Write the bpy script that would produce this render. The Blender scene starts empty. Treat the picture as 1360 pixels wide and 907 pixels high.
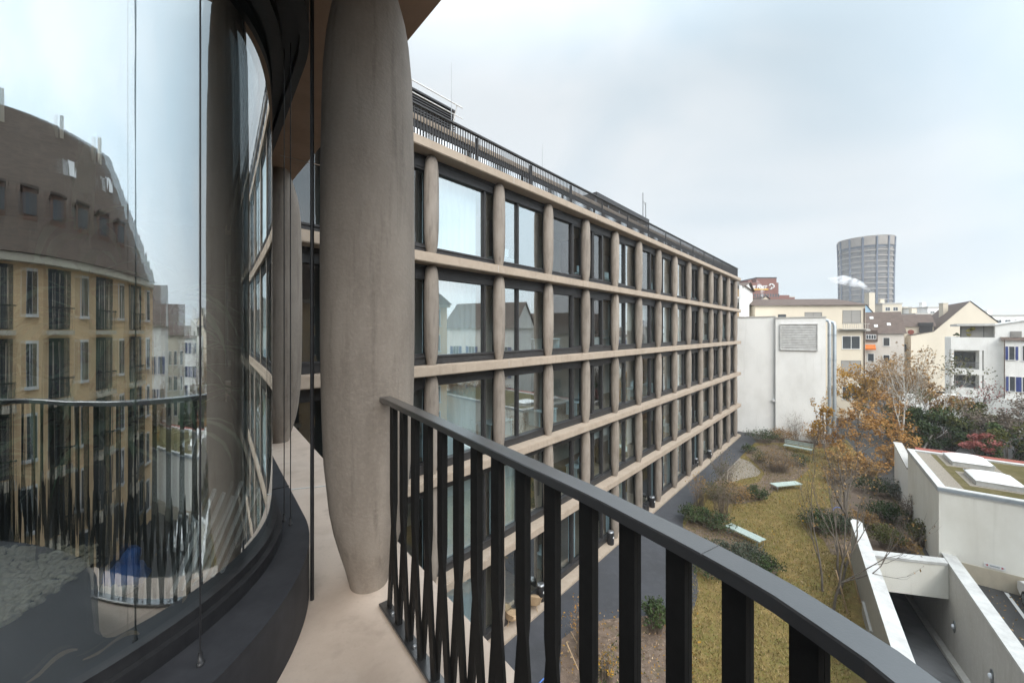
import bpy, bmesh, math, random
from mathutils import Vector, Matrix

# ---------------------------------------------------------------- camera, sky, sun, exposure
S = bpy.context.scene
COL = S.collection
CZ = 12.0                      # eye height above the garden
FPX = 505.0                    # focal length in photo pixels (photo is 1360 wide)
HOR = 440.0                    # pixel row of the horizon

cam_d = bpy.data.cameras.new('camera')
cam = bpy.data.objects.new('camera', cam_d); COL.objects.link(cam)
cam.location = (0, 0, CZ); cam.rotation_euler = (math.radians(90), 0, 0)
cam_d.sensor_width = 36.0; cam_d.lens = FPX/1360*36
cam_d.shift_y = -(453.5-HOR)/1360
cam_d.clip_start = 0.02; cam_d.clip_end = 3000
S.camera = cam

SUN_EL, SUN_AZ = math.radians(38), math.radians(168)     # azimuth clockwise from +Y (ahead)
W = bpy.data.worlds.new('World'); S.world = W; W.use_nodes = True
nt = W.node_tree; N = nt.nodes; LK = nt.links
for n in list(N): N.remove(n)
wo = N.new('ShaderNodeOutputWorld'); bg = N.new('ShaderNodeBackground')
sky = N.new('ShaderNodeTexSky'); sky.sky_type = 'NISHITA'; sky.sun_disc = False
sky.sun_elevation = SUN_EL; sky.sun_rotation = SUN_AZ
sky.air_density = 1.0; sky.dust_density = 2.0
tc = N.new('ShaderNodeTexCoord')
mp = N.new('ShaderNodeMapping'); mp.inputs['Scale'].default_value = (1.0, 1.0, 1.7)
LK.new(tc.outputs['Generated'], mp.inputs['Vector'])
n1 = N.new('ShaderNodeTexNoise'); n1.inputs['Scale'].default_value = 1.5; n1.inputs['Detail'].default_value = 4; n1.inputs['Roughness'].default_value = .5
n1.inputs['Distortion'].default_value = .5
mp.inputs['Location'].default_value = (3.1, 1.7, .4)
LK.new(mp.outputs[0], n1.inputs['Vector'])
cr = N.new('ShaderNodeValToRGB')
cr.color_ramp.elements[0].position = .36; cr.color_ramp.elements[0].color = (6.2, 7.4, 8.2, 1)
cr.color_ramp.elements[1].position = .60; cr.color_ramp.elements[1].color = (8.5, 9.0, 9.3, 1)
LK.new(n1.outputs['Fac'], cr.inputs['Fac'])
mx = N.new('ShaderNodeMixRGB'); mx.inputs['Fac'].default_value = .88      # overcast: cloud over the clear sky
LK.new(sky.outputs[0], mx.inputs[1]); LK.new(cr.outputs[0], mx.inputs[2])
# bright sky lobe added beside and behind the viewer to lift the glass reflections
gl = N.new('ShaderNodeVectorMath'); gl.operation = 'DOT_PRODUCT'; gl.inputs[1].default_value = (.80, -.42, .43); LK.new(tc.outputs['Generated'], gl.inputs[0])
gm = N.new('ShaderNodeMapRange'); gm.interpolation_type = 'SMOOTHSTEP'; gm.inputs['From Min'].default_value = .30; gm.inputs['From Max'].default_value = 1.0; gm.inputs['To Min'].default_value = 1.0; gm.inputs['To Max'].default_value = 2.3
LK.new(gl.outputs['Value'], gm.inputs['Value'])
# brighter zenith, as in overcast; gain set mostly above the view to light surfaces
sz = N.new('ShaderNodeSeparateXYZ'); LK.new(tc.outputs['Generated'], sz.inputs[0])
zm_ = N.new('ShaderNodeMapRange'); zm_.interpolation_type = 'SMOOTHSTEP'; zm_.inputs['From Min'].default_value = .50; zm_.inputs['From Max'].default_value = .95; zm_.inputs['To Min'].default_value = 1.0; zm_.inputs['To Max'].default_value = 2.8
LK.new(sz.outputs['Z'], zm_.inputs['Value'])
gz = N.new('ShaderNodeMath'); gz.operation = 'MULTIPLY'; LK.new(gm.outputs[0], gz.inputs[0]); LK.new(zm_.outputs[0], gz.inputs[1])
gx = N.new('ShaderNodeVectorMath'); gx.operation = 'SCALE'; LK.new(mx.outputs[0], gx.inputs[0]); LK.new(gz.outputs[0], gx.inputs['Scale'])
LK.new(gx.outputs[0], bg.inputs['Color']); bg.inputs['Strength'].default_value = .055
LK.new(bg.outputs[0], wo.inputs['Surface'])

sun_d = bpy.data.lights.new('sun', 'SUN'); sun_d.energy = 1.6; sun_d.angle = math.radians(40); sun_d.color = (1, .96, .9)
sun = bpy.data.objects.new('sun', sun_d); COL.objects.link(sun); sun.location = (0, -20, 60)
sdir = Vector((math.sin(SUN_AZ)*math.cos(SUN_EL), math.cos(SUN_AZ)*math.cos(SUN_EL), math.sin(SUN_EL)))
sun.rotation_euler = sdir.to_track_quat('Z', 'Y').to_euler()
S.view_settings.view_transform = 'Standard'; S.view_settings.look = 'None'
S.view_settings.gamma = 1.0; S.view_settings.exposure = 0.92
S.view_settings.use_curve_mapping = False
S.cycles.max_bounces = 8; S.cycles.transparent_max_bounces = 12; S.cycles.glossy_bounces = 5
S.cycles.caustics_reflective = False; S.cycles.caustics_refractive = False
S.cycles.volume_step_rate = 1.0; S.cycles.volume_bounces = 4

# ---------------------------------------------------------------- helpers
def P(px, py, z=0.0):
    """world point on the level z seen at photo pixel px, py"""
    Y = (CZ - z)*FPX/(py - HOR)
    return Vector(((px-680)/FPX*Y, Y, z))
def V(px, py, Y):
    """world point at the distance Y ahead seen at photo pixel px, py"""
    return Vector(((px-680)/FPX*Y, Y, CZ + (HOR-py)/FPX*Y))

MATS = {}
def nodes(name):
    m = bpy.data.materials.new(name); m.use_nodes = True
    nt = m.node_tree; b = nt.nodes['Principled BSDF']
    MATS[name] = m
    return m, nt, b
def mat(name, c, c2=None, rough=.8, scale=3.0, detail=4, bump=0.0, bscale=None, metal=0.0, stretch=(1, 1, 1), spec=.4, lo=.35, hi=.65):
    m, nt, b = nodes(name)
    b.inputs['Roughness'].default_value = rough; b.inputs['Metallic'].default_value = metal
    b.inputs['Specular IOR Level'].default_value = spec
    b.inputs['Base Color'].default_value = (*c, 1)
    if c2 or bump:
        g = nt.nodes.new('ShaderNodeNewGeometry'); mp = nt.nodes.new('ShaderNodeMapping'); mp.inputs['Scale'].default_value = stretch
        nt.links.new(g.outputs['Position'], mp.inputs['Vector'])
    if c2:
        n = nt.nodes.new('ShaderNodeTexNoise'); n.inputs['Scale'].default_value = scale; n.inputs['Detail'].default_value = detail; n.inputs['Roughness'].default_value = .62
        r = nt.nodes.new('ShaderNodeValToRGB'); r.color_ramp.elements[0].position = lo; r.color_ramp.elements[1].position = hi
        r.color_ramp.elements[0].color = (*c, 1); r.color_ramp.elements[1].color = (*c2, 1)
        nt.links.new(mp.outputs[0], n.inputs['Vector']); nt.links.new(n.outputs['Fac'], r.inputs['Fac']); nt.links.new(r.outputs[0], b.inputs['Base Color'])
    if bump:
        n2 = nt.nodes.new('ShaderNodeTexNoise'); n2.inputs['Scale'].default_value = bscale or scale*6; n2.inputs['Detail'].default_value = 3
        bp = nt.nodes.new('ShaderNodeBump'); bp.inputs['Strength'].default_value = bump; bp.inputs['Distance'].default_value = .02
        nt.links.new(mp.outputs[0], n2.inputs['Vector']); nt.links.new(n2.outputs['Fac'], bp.inputs['Height']); nt.links.new(bp.outputs[0], b.inputs['Normal'])
    return m
def layered(name, base, patches, rough=.8, bump=.2, bscale=40, spec=.35):
    """base colour, then (colour, scale, stretch, lo, hi, strength, seed) patches laid over it"""
    m, nt, b = nodes(name)
    b.inputs['Roughness'].default_value = rough; b.inputs['Specular IOR Level'].default_value = spec
    g = nt.nodes.new('ShaderNodeNewGeometry')
    rgb = nt.nodes.new('ShaderNodeRGB'); rgb.outputs[0].default_value = (*base, 1); last = rgb.outputs[0]
    for c, sc, st, lo, hi, k, sd in patches:
        mp = nt.nodes.new('ShaderNodeMapping'); mp.inputs['Scale'].default_value = st; mp.inputs['Location'].default_value = (sd*3.7, sd*1.3, sd*2.1)
        n = nt.nodes.new('ShaderNodeTexNoise'); n.inputs['Scale'].default_value = sc; n.inputs['Detail'].default_value = 5; n.inputs['Roughness'].default_value = .6
        r = nt.nodes.new('ShaderNodeMapRange'); r.inputs['From Min'].default_value = lo; r.inputs['From Max'].default_value = hi; r.inputs['To Max'].default_value = k
        x = nt.nodes.new('ShaderNodeMixRGB'); x.inputs[2].default_value = (*c, 1)
        nt.links.new(g.outputs['Position'], mp.inputs['Vector']); nt.links.new(mp.outputs[0], n.inputs['Vector']); nt.links.new(n.outputs['Fac'], r.inputs['Value'])
        nt.links.new(r.outputs[0], x.inputs['Fac']); nt.links.new(last, x.inputs[1]); last = x.outputs[0]
    nt.links.new(last, b.inputs['Base Color'])
    if bump:
        n2 = nt.nodes.new('ShaderNodeTexNoise'); n2.inputs['Scale'].default_value = bscale; n2.inputs['Detail'].default_value = 4
        bp = nt.nodes.new('ShaderNodeBump'); bp.inputs['Strength'].default_value = bump; bp.inputs['Distance'].default_value = .02
        nt.links.new(g.outputs['Position'], n2.inputs['Vector']); nt.links.new(n2.outputs['Fac'], bp.inputs['Height']); nt.links.new(bp.outputs[0], b.inputs['Normal'])
    return m
def glass(name, f0, tint, gtint=(1, 1, 1), rough=0.0, wav=0.0, wscale=1.2, wst=(1, 1, 1), wdist=.02):
    m = bpy.data.materials.new(name); m.use_nodes = True; nt = m.node_tree
    for n in list(nt.nodes): nt.nodes.remove(n)
    o = nt.nodes.new('ShaderNodeOutputMaterial'); mix = nt.nodes.new('ShaderNodeMixShader')
    t = nt.nodes.new('ShaderNodeBsdfTransparent'); t.inputs['Color'].default_value = (*tint, 1)
    g = nt.nodes.new('ShaderNodeBsdfGlossy'); g.inputs['Color'].default_value = (*gtint, 1); g.inputs['Roughness'].default_value = rough
    lw = nt.nodes.new('ShaderNodeLayerWeight'); lw.inputs['Blend'].default_value = .5
    pw = nt.nodes.new('ShaderNodeMath'); pw.operation = 'POWER'; pw.inputs[1].default_value = 3.5
    ma = nt.nodes.new('ShaderNodeMath'); ma.operation = 'MULTIPLY_ADD'; ma.inputs[1].default_value = 1-f0; ma.inputs[2].default_value = f0
    nt.links.new(lw.outputs['Facing'], pw.inputs[0]); nt.links.new(pw.outputs[0], ma.inputs[0]); nt.links.new(ma.outputs[0], mix.inputs['Fac'])
    nt.links.new(t.outputs[0], mix.inputs[1]); nt.links.new(g.outputs[0], mix.inputs[2]); nt.links.new(mix.outputs[0], o.inputs['Surface'])
    if wav:
        ge = nt.nodes.new('ShaderNodeNewGeometry'); n2 = nt.nodes.new('ShaderNodeTexNoise'); n2.inputs['Scale'].default_value = wscale; n2.inputs['Detail'].default_value = 1; mpw = nt.nodes.new('ShaderNodeMapping'); mpw.inputs['Scale'].default_value = wst
        bp = nt.nodes.new('ShaderNodeBump'); bp.inputs['Strength'].default_value = wav; bp.inputs['Distance'].default_value = wdist
        nt.links.new(ge.outputs['Position'], mpw.inputs['Vector']); nt.links.new(mpw.outputs[0], n2.inputs['Vector']); nt.links.new(n2.outputs['Fac'], bp.inputs['Height']); nt.links.new(bp.outputs[0], g.inputs['Normal'])
    MATS[name] = m
    return m

class MB:
    """collects shapes; build() links them as ONE mesh object"""
    def __init__(s): s.v = []; s.f = []; s.mi = []; s.sm = []
    def add(s, vs, fs, mi=0, smooth=False):
        k = len(s.v); s.v.extend([tuple(v) for v in vs])
        for f in fs: s.f.append([i+k for i in f]); s.mi.append(mi); s.sm.append(smooth)
    def box(s, x0, x1, y0, y1, z0, z1, M=None, mi=0):
        vs = [Vector((x, y, z)) for z in (z0, z1) for y in (y0, y1) for x in (x0, x1)]
        if M is not None: vs = [M @ v for v in vs]
        s.add(vs, [(0, 2, 3, 1), (4, 5, 7, 6), (0, 1, 5, 4), (2, 6, 7, 3), (0, 4, 6, 2), (1, 3, 7, 5)], mi)
    def bar(s, a, b, w, h, mi=0, up=Vector((0, 0, 1))):
        """a box from a to b, w wide, h tall (a and b on its centre line)"""
        a = Vector(a); b = Vector(b); d = (b-a); L = d.length; d.normalize()
        if abs(d.dot(up)) > .99: up = Vector((1, 0, 0))
        sd = d.cross(up).normalized(); u = sd.cross(d).normalized()
        vs = [p + sd*i*w/2 + u*j*h/2 for p in (a, b) for j in (-1, 1) for i in (-1, 1)]
        s.add(vs, [(0, 1, 3, 2), (4, 6, 7, 5), (0, 4, 5, 1), (2, 3, 7, 6), (0, 2, 6, 4), (1, 5, 7, 3)], mi)
    def prism(s, poly, z0, z1, mi=0, M=None, smooth_side=False):
        n = len(poly); z0s = z0 if isinstance(z0, (list, tuple)) else [z0]*n; z1s = z1 if isinstance(z1, (list, tuple)) else [z1]*n
        lo = [Vector((p[0], p[1], z)) for p, z in zip(poly, z0s)]; hi = [Vector((p[0], p[1], z)) for p, z in zip(poly, z1s)]
        if M is not None: lo = [M @ v for v in lo]; hi = [M @ v for v in hi]
        a = sum(poly[i][0]*poly[(i+1) % n][1]-poly[(i+1) % n][0]*poly[i][1] for i in range(n))
        if a < 0: lo.reverse(); hi.reverse()
        s.add(hi, [list(range(n))], mi); s.add(lo, [list(range(n))[::-1]], mi)
        s.add(lo+hi, [(i, (i+1) % n, n+(i+1) % n, n+i) for i in range(n)], mi, smooth_side)
    def sheet(s, poly, z, mi=0):
        n = len(poly); a = sum(poly[i][0]*poly[(i+1) % n][1]-poly[(i+1) % n][0]*poly[i][1] for i in range(n))
        p = [(q[0], q[1], z) for q in poly]
        if a < 0: p.reverse()
        s.add(p, [list(range(n))], mi)
    def tube(s, pts, r, n=6, mi=0, cap=True, smooth=True):
        pts = [Vector(p) for p in pts]; m = len(pts); rs = r if isinstance(r, (list, tuple)) else [r]*m
        vs = []; prev = None
        for i, p in enumerate(pts):
            d = (pts[min(i+1, m-1)]-pts[max(i-1, 0)]); d = d.normalized() if d.length > 1e-9 else Vector((0, 0, 1))
            if prev is None: a = d.orthogonal().normalized()
            else:
                a = prev - d*prev.dot(d); a = a.normalized() if a.length > 1e-6 else d.orthogonal().normalized()
            prev = a; b = d.cross(a)
            for k in range(n):
                t = 2*math.pi*k/n; vs.append(p + (a*math.cos(t)+b*math.sin(t))*rs[i])
        fs = [(i*n+k, i*n+(k+1) % n, (i+1)*n+(k+1) % n, (i+1)*n+k) for i in range(m-1) for k in range(n)]
        s.add(vs, fs, mi, smooth)
        if cap: s.add(vs[:n], [list(range(n))[::-1]], mi); s.add(vs[-n:], [list(range(n))], mi)
    def lathe(s, prof, c=(0, 0, 0), n=24, mi=0, cap=True, smooth=True, sx=1.0, sy=1.0):
        c = Vector(c); vs = [c + Vector((r*math.cos(2*math.pi*k/n)*sx, r*math.sin(2*math.pi*k/n)*sy, z)) for r, z in prof for k in range(n)]
        m = len(prof)
        s.add(vs, [(i*n+k, i*n+(k+1) % n, (i+1)*n+(k+1) % n, (i+1)*n+k) for i in range(m-1) for k in range(n)], mi, smooth)
        if cap: s.add(vs[:n], [list(range(n))[::-1]], mi); s.add(vs[-n:], [list(range(n))], mi)
    def strip(s, pts, z0, z1, mi=0, smooth=True):
        """an upright band along plan points"""
        n = len(pts); s.add([(p[0], p[1], z0) for p in pts]+[(p[0], p[1], z1) for p in pts], [(i, i+1, n+i+1, n+i) for i in range(n-1)], mi, smooth)
    def band(s, pin, pout, z0, z1, mi=0, smooth=False):
        """a solid band between two plan lines with the same count of points"""
        n = len(pin)
        vs = [(p[0], p[1], z) for z in (z0, z1) for q in (pin, pout) for p in q]
        fs = []
        for i in range(n-1):
            j = i+1
            fs += [(2*n+i, 2*n+j, 3*n+j, 3*n+i), (i, n+i, n+j, j), (n+i, 3*n+i, 3*n+j, n+j), (i, j, 2*n+j, 2*n+i)]
        fs += [(0, 2*n, 3*n, n), (n-1, 2*n-1, 4*n-1, 3*n-1)]
        s.add(vs, fs, mi, smooth)
    def blob(s, c, r, rng, mi=0, sub=1, jit=.15, sq=(1, 1, 1)):
        bm = bmesh.new(); bmesh.ops.create_icosphere(bm, subdivisions=sub, radius=1)
        vs = [Vector(c)+Vector((v.co.x*sq[0], v.co.y*sq[1], v.co.z*sq[2]))*r*(1+rng.uniform(-jit, jit)) for v in bm.verts]
        bm.verts.index_update(); fs = [[v.index for v in f.verts] for f in bm.faces]; bm.free()
        s.add(vs, fs, mi, True)
    def build(s, name, mats, parent=None, off=None, recalc=False):
        me = bpy.data.meshes.new(name)
        vs = s.v if off is None else [(v[0]-off[0], v[1]-off[1], v[2]-off[2]) for v in s.v]
        me.from_pydata(vs, [], s.f); me.polygons.foreach_set('material_index', s.mi); me.polygons.foreach_set('use_smooth', s.sm)
        for m in (mats if isinstance(mats, (list, tuple)) else [mats]): me.materials.append(m)
        me.update()
        if recalc:
            bm = bmesh.new(); bm.from_mesh(me); bmesh.ops.recalc_face_normals(bm, faces=bm.faces); bm.to_mesh(me); bm.free()
        o = bpy.data.objects.new(name, me); COL.objects.link(o)
        if parent is not None: o.parent = parent
        return o
def tag(o, label=None, cat=None, group=None, kind=None):
    if label: o['label'] = label
    if cat: o['category'] = cat
    if group: o['group'] = group
    if kind: o['kind'] = kind
    return o
def thing(name, label, cat, loc=(0, 0, 0), rz=0.0, group=None):
    o = bpy.data.objects.new(name, None); COL.objects.link(o); o.empty_display_size = .2
    o.location = loc; o.rotation_euler = (0, 0, rz)
    return tag(o, label, cat, group)
def copy_tree(o, parent=None):
    c = o.copy(); COL.objects.link(c); c.parent = parent
    for ch in [x for x in KIDS.get(o.name, [])]: copy_tree(ch, c)
    return c
KIDS = {}
def kid(o, parent): KIDS.setdefault(parent.name, []).append(o); return o
def ang(v): return math.atan2(v[1], v[0])

# ---------------------------------------------------------------- materials
m_col = layered('column_concrete', (.30, .258, .218), [((.20, .168, .14), 3.0, (1, 1, .35), .40, .66, .9, 1), ((.34, .30, .26), 1.6, (1, 1, .5), .50, .70, .7, 2),
                ((.12, .098, .08), 8, (1.6, 1.6, .10), .53, .72, .7, 3), ((.30, .265, .23), 12, (1.5, 1.5, .08), .55, .72, .5, 61), ((.36, .31, .26), 40, (1, 1, 1), .48, .7, .3, 4)], rough=.72, bump=.18, bscale=60)
m_slab = layered('slab_concrete', (.40, .325, .255), [((.27, .215, .17), 4, (1.5, 1.5, .06), .54, .74, .6, 67), ((.31, .25, .195), 1.2, (1, 1, 1.6), .45, .7, .6, 5), ((.47, .395, .32), 5, (1, 1, 1), .5, .7, .4, 6), ((.40, .32, .25), 30, (1, 1, 1), .52, .7, .3, 7)], rough=.8, bump=.1)
def vary(m, a, b_):
    nt = m.node_tree; bs = nt.nodes['Principled BSDF']; src = bs.inputs['Base Color'].links[0].from_socket
    oi = nt.nodes.new('ShaderNodeObjectInfo'); mr = nt.nodes.new('ShaderNodeMapRange'); mr.inputs['To Min'].default_value = a; mr.inputs['To Max'].default_value = b_
    hs = nt.nodes.new('ShaderNodeHueSaturation'); nt.links.new(oi.outputs['Random'], mr.inputs['Value']); nt.links.new(mr.outputs[0], hs.inputs['Value']); nt.links.new(src, hs.inputs['Color']); nt.links.new(hs.outputs[0], bs.inputs['Base Color'])
vary(m_col, .86, 1.13)
m_terr = layered('terrace_concrete', (.52, .425, .35), [((.38, .30, .24), 1.6, (1, 1, 1), .46, .66, .75, 8), ((.35, .28, .23), 7, (1, 1, 1), .56, .70, .5, 66), ((.60, .52, .45), 2.4, (1, 1, 1), .52, .72, .5, 9), ((.38, .31, .25), 60, (1, 1, 1), .55, .75, .35, 10)], rough=.7, bump=.06, bscale=90)
m_soff = layered('soffit_concrete', (.44, .30, .215), [((.32, .215, .15), 1.3, (1, 1, 1), .42, .7, .7, 11), ((.31, .22, .16), 6, (1, 1, 1), .5, .75, .4, 12)], rough=.85, bump=.08)
m_black = mat('black_steel', (.016, .016, .018), (.026, .026, .028), rough=.42, scale=20, bump=.03, bscale=220)
m_rail = mat('rail_steel', (.012, .012, .013), (.017, .017, .018), rough=.4, scale=30, bump=.04, bscale=300, spec=1.0)
for m_ in (m_rail,):
    bb_ = m_.node_tree.nodes['Principled BSDF']; bb_.inputs['Coat Weight'].default_value = 1.0; bb_.inputs['Coat Roughness'].default_value = .22; bb_.inputs['Coat IOR'].default_value = 1.9
m_bar = mat('bar_steel', (.007, .007, .007), (.010, .010, .010), rough=.55, scale=30, bump=.03, bscale=200, spec=.25)
m_frame = mat('window_frame', (.030, .029, .030), (.040, .039, .040), rough=.5, scale=6)
m_plinth = mat('plinth_sheet', (.022, .023, .027), (.034, .035, .040), rough=.6, scale=8, bump=.02, bscale=200, spec=.3)
m_glass = glass('window_glass', .45, (.84, .92, .92), (.95, 1, 1), wav=.02)
m_curve = glass('curved_glass', .42, (.92, .96, .97), (.95, .99, 1.0), wav=1.0, wscale=150, wst=(1, 1, .012), wdist=.00004)
m_curve2 = glass('curved_glass_inner', .40, (.90, .95, .96), (.93, .98, 1.0), wav=1.0, wscale=110, wst=(1, 1, .012), wdist=.00004)
m_in = mat('room_wall', (.72, .70, .66), (.62, .60, .57), rough=.9, scale=.7)
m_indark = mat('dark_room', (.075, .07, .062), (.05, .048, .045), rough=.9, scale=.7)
m_curt = mat('sheer_curtain', (.70, .82, .86), (.62, .74, .80), rough=.9, scale=2, stretch=(3, 3, .1))
m_white = layered('white_render', (.86, .855, .83), [((.68, .67, .64), .5, (1, 1, .6), .45, .7, .6, 13), ((.62, .61, .57), 1.2, (2, 2, .12), .55, .8, .4, 14)], rough=.9, bump=.05)
m_lowb = layered('cream_render', (.82, .80, .73), [((.66, .63, .55), .5, (1, 1, .6), .45, .7, .6, 15), ((.52, .49, .42), 1.1, (2, 2, .1), .56, .8, .5, 16)], rough=.9, bump=.06)
m_conc = layered('grey_concrete', (.47, .455, .425), [((.42, .40, .36), .8, (1, 1, 1), .42, .7, .6, 17), ((.33, .31, .28), 1.5, (2, 2, .15), .52, .78, .6, 18), ((.58, .57, .53), 6, (1, 1, 1), .5, .7, .4, 19)], rough=.9, bump=.12)
m_cop = mat('coping_white', (.60, .60, .58), (.47, .465, .45), rough=.7, scale=2.5)
m_asph = layered('asphalt_path', (.058, .060, .068), [((.045, .046, .05), .7, (1, 1, 1), .4, .7, .8, 20), ((.085, .087, .092), 2.5, (1, 1, 1), .5, .75, .5, 21), ((.11, .11, .11), 60, (1, 1, 1), .58, .72, .5, 22)], rough=.85, bump=.35, bscale=70)
m_ground = layered('town_ground', (.062, .060, .058), [((.045, .044, .043), .5, (1, 1, 1), .4, .7, .8, 23), ((.10, .095, .085), .12, (1, 1, 1), .5, .7, .5, 24), ((.11, .105, .1), 30, (1, 1, 1), .56, .74, .4, 25)], rough=.9, bump=.3, bscale=60)
m_lawn = layered('autumn_lawn', (.18, .14, .048), [((.125, .125, .035), .5, (1, 1, 1), .50, .62, .8, 26), ((.29, .20, .08), 1.2, (1, 1, 1), .5, .66, .8, 27), ((.13, .088, .034), 3.2, (1, 1, 1), .48, .62, .8, 28), ((.13, .11, .03), 1.6, (1, 1, 1), .54, .62, .7, 65), ((.17, .115, .045), 11, (1, 1, 1), .48, .60, .8, 62), ((.42, .33, .17), 30, (1, 1, 1), .55, .72, .5, 29)], rough=.95, bump=.8, bscale=35, spec=.1)
m_bed = layered('bark_mulch', (.17, .125, .095), [((.09, .066, .05), 3, (1, 1, 1), .45, .66, .8, 30), ((.30, .235, .18), 14, (1, 1, 1), .54, .7, .7, 31), ((.10, .095, .035), 1.1, (1, 1, 1), .56, .72, .6, 32)], rough=.95, bump=.9, bscale=45, spec=.1)
m_ramp = layered('ramp_concrete', (.20, .20, .205), [((.13, .13, .135), .8, (1, 1, 1), .42, .7, .8, 63), ((.09, .09, .09), 2.0, (1, .3, 1), .54, .7, .6, 64)], rough=.7, bump=.2)
m_pad = layered('stone_pad', (.26, .225, .185), [((.17, .145, .12), 7, (1, 1, 1), .5, .66, .7, 33), ((.32, .29, .25), 2, (1, 1, 1), .5, .7, .5, 34)], rough=.9, bump=.3)
m_green = mat('bench_green', (.48, .56, .52), (.40, .48, .44), rough=.55, scale=4)
m_steel = mat('grey_steel', (.32, .33, .34), (.26, .27, .28), rough=.35, scale=9, metal=.8)
m_zinc = mat('zinc_duct', (.44, .48, .51), (.36, .40, .43), rough=.4, scale=4, metal=.5)
m_bark = layered('bark', (.20, .172, .145), [((.115, .095, .08), 6, (1, 1, .4), .44, .66, .8, 35), ((.30, .27, .23), 14, (1, 1, 1), .55, .72, .5, 36)], rough=.95, bump=.5, bscale=50, spec=.1)
m_birch = layered('birch_bark', (.55, .52, .47), [((.10, .085, .07), 9, (1, 1, 1.6), .58, .66, .8, 37), ((.40, .37, .33), 2, (1, 1, 1), .5, .7, .6, 38)], rough=.9, bump=.2)
def leafm(n, a, b): return mat(n, a, b, rough=.75, scale=1.3, spec=.2, lo=.38, hi=.62)
m_lorange = leafm('orange_leaf', (.33, .165, .045), (.44, .255, .085))
m_lyellow = leafm('yellow_leaf', (.46, .26, .03), (.30, .16, .03))
m_lrust = leafm('rust_leaf', (.24, .145, .06), (.36, .22, .085))
m_lred = leafm('red_leaf', (.27, .085, .075), (.38, .15, .13))
m_lgreen = leafm('dark_green_leaf', (.026, .045, .017), (.060, .090, .030))
m_lolive = leafm('olive_leaf', (.055, .065, .018), (.105, .105, .028))
m_lgrey = leafm('grey_green_leaf', (.050, .062, .042), (.085, .10, .07))
m_lbamb = leafm('bamboo_leaf', (.22, .20, .05), (.34, .30, .09))
m_ltwig = leafm('twig', (.17, .135, .105), (.27, .22, .175))
m_lstrap = leafm('palm_leaf', (.13, .22, .13), (.34, .40, .28))
m_wood = mat('raw_wood', (.46, .33, .20), (.36, .25, .15), rough=.8, scale=8, stretch=(1, 1, .2))
m_cream = layered('cream_plaster', (.62, .555, .45), [((.55, .49, .395), .3, (1, 1, .5), .45, .7, .6, 39)], rough=.9, bump=0)
m_yell = layered('yellow_plaster', (.88, .63, .37), [((.78, .54, .31), .3, (1, 1, .4), .42, .7, .7, 40), ((.92, .70, .44), 1.0, (1, 1, 1), .5, .7, .4, 41)], rough=.9, bump=0)
m_roof = layered('brown_tiles', (.115, .085, .070), [((.075, .055, .047), 1.5, (1, 1, 1), .42, .68, .8, 42), ((.17, .125, .10), 5, (1, 1, 1), .52, .72, .5, 43)], rough=.9, bump=.3, bscale=12)
m_tiles = layered('tile_rows', (.14, .10, .075), [((.085, .062, .05), 6, (.15, .15, 6), .46, .56, .8, 55), ((.19, .14, .105), 1.2, (1, 1, 1), .5, .72, .5, 56)], rough=.9, bump=.3, bscale=12)
m_dorm = mat('dormer_brown', (.20, .115, .08), (.16, .095, .07), rough=.85, scale=2)
m_roofr = layered('red_tiles', (.28, .09, .065), [((.20, .07, .055), 3, (1, 1, 1), .42, .68, .8, 44)], rough=.9, bump=.3, bscale=14)
m_moss = layered('moss_roof', (.115, .098, .045), [((.17, .14, .075), 2, (1, 1, 1), .42, .68, .8, 45), ((.07, .065, .022), 5, (1, 1, 1), .5, .7, .6, 46)], rough=1, bump=.6, bscale=40, spec=.05)
m_gravel = layered('roof_gravel', (.30, .265, .22), [((.20, .175, .145), 22, (1, 1, 1), .48, .6, .8, 47)], rough=1, bump=.5, bscale=60, spec=.05)
m_brick = layered('red_brick', (.20, .085, .065), [((.16, .07, .055), .4, (1, 1, 1), .45, .7, .6, 48)], rough=.9, bump=0)
m_dwin = mat('dark_window', (.035, .042, .05), (.06, .07, .08), rough=.12, scale=.5, spec=.8)
m_swin = mat('shutter_grey', (.30, .29, .27), (.25, .24, .225), rough=.7, scale=3, stretch=(.1, .1, 8))
m_twall = mat('tower_cladding', (.30, .265, .235), (.25, .22, .195), rough=.7, scale=.3)
m_tdark = mat('tower_dark', (.07, .09, .13), (.10, .12, .16), rough=.3, scale=.4)
m_blue = mat('blue_shutter', (.035, .055, .19), (.05, .075, .24), rough=.6, scale=4)
m_lblue = mat('pale_blue_plaster', (.36, .52, .66), (.32, .47, .60), rough=.9, scale=.5)
m_orange = mat('orange_awning', (.62, .17, .03), (.52, .13, .02), rough=.8, scale=2)
m_wpaint = mat('white_paint', (.80, .80, .79), (.74, .74, .73), rough=.35, scale=3)
m_rubber = mat('rubber', (.018, .018, .019), rough=.8)
m_yellow = mat('sign_yellow', (.75, .42, .02), rough=.5)
m_bag = mat('blue_plastic', (.05, .14, .46), (.09, .22, .62), rough=.35, scale=5)
m_pebble = mat('pale_pebbles', (.90, .80, .62), (.74, .64, .48), rough=.85, scale=14)
m_lamp = mat('lamp_opal', (.80, .84, .90), rough=.3)

# ---------------------------------------------------------------- building frames of reference
D = Vector((.675, .738, 0)); NRM = Vector((.738, -.675, 0))     # along the long facade / outward from it
F0 = Vector((-2.869, 11.72, 0)); RZ = math.atan2(.738, .675)
LEN, BAY, T0, NB = 43.6, 3.185, .75, 14
E1 = Vector((.620, .785, 0)); E2 = Vector((.785, -.620, 0))     # garden side walls
TD = Vector((-.626, .780, 0)); TN = Vector((.780, .626, 0))     # along the terrace edge / outward

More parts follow.
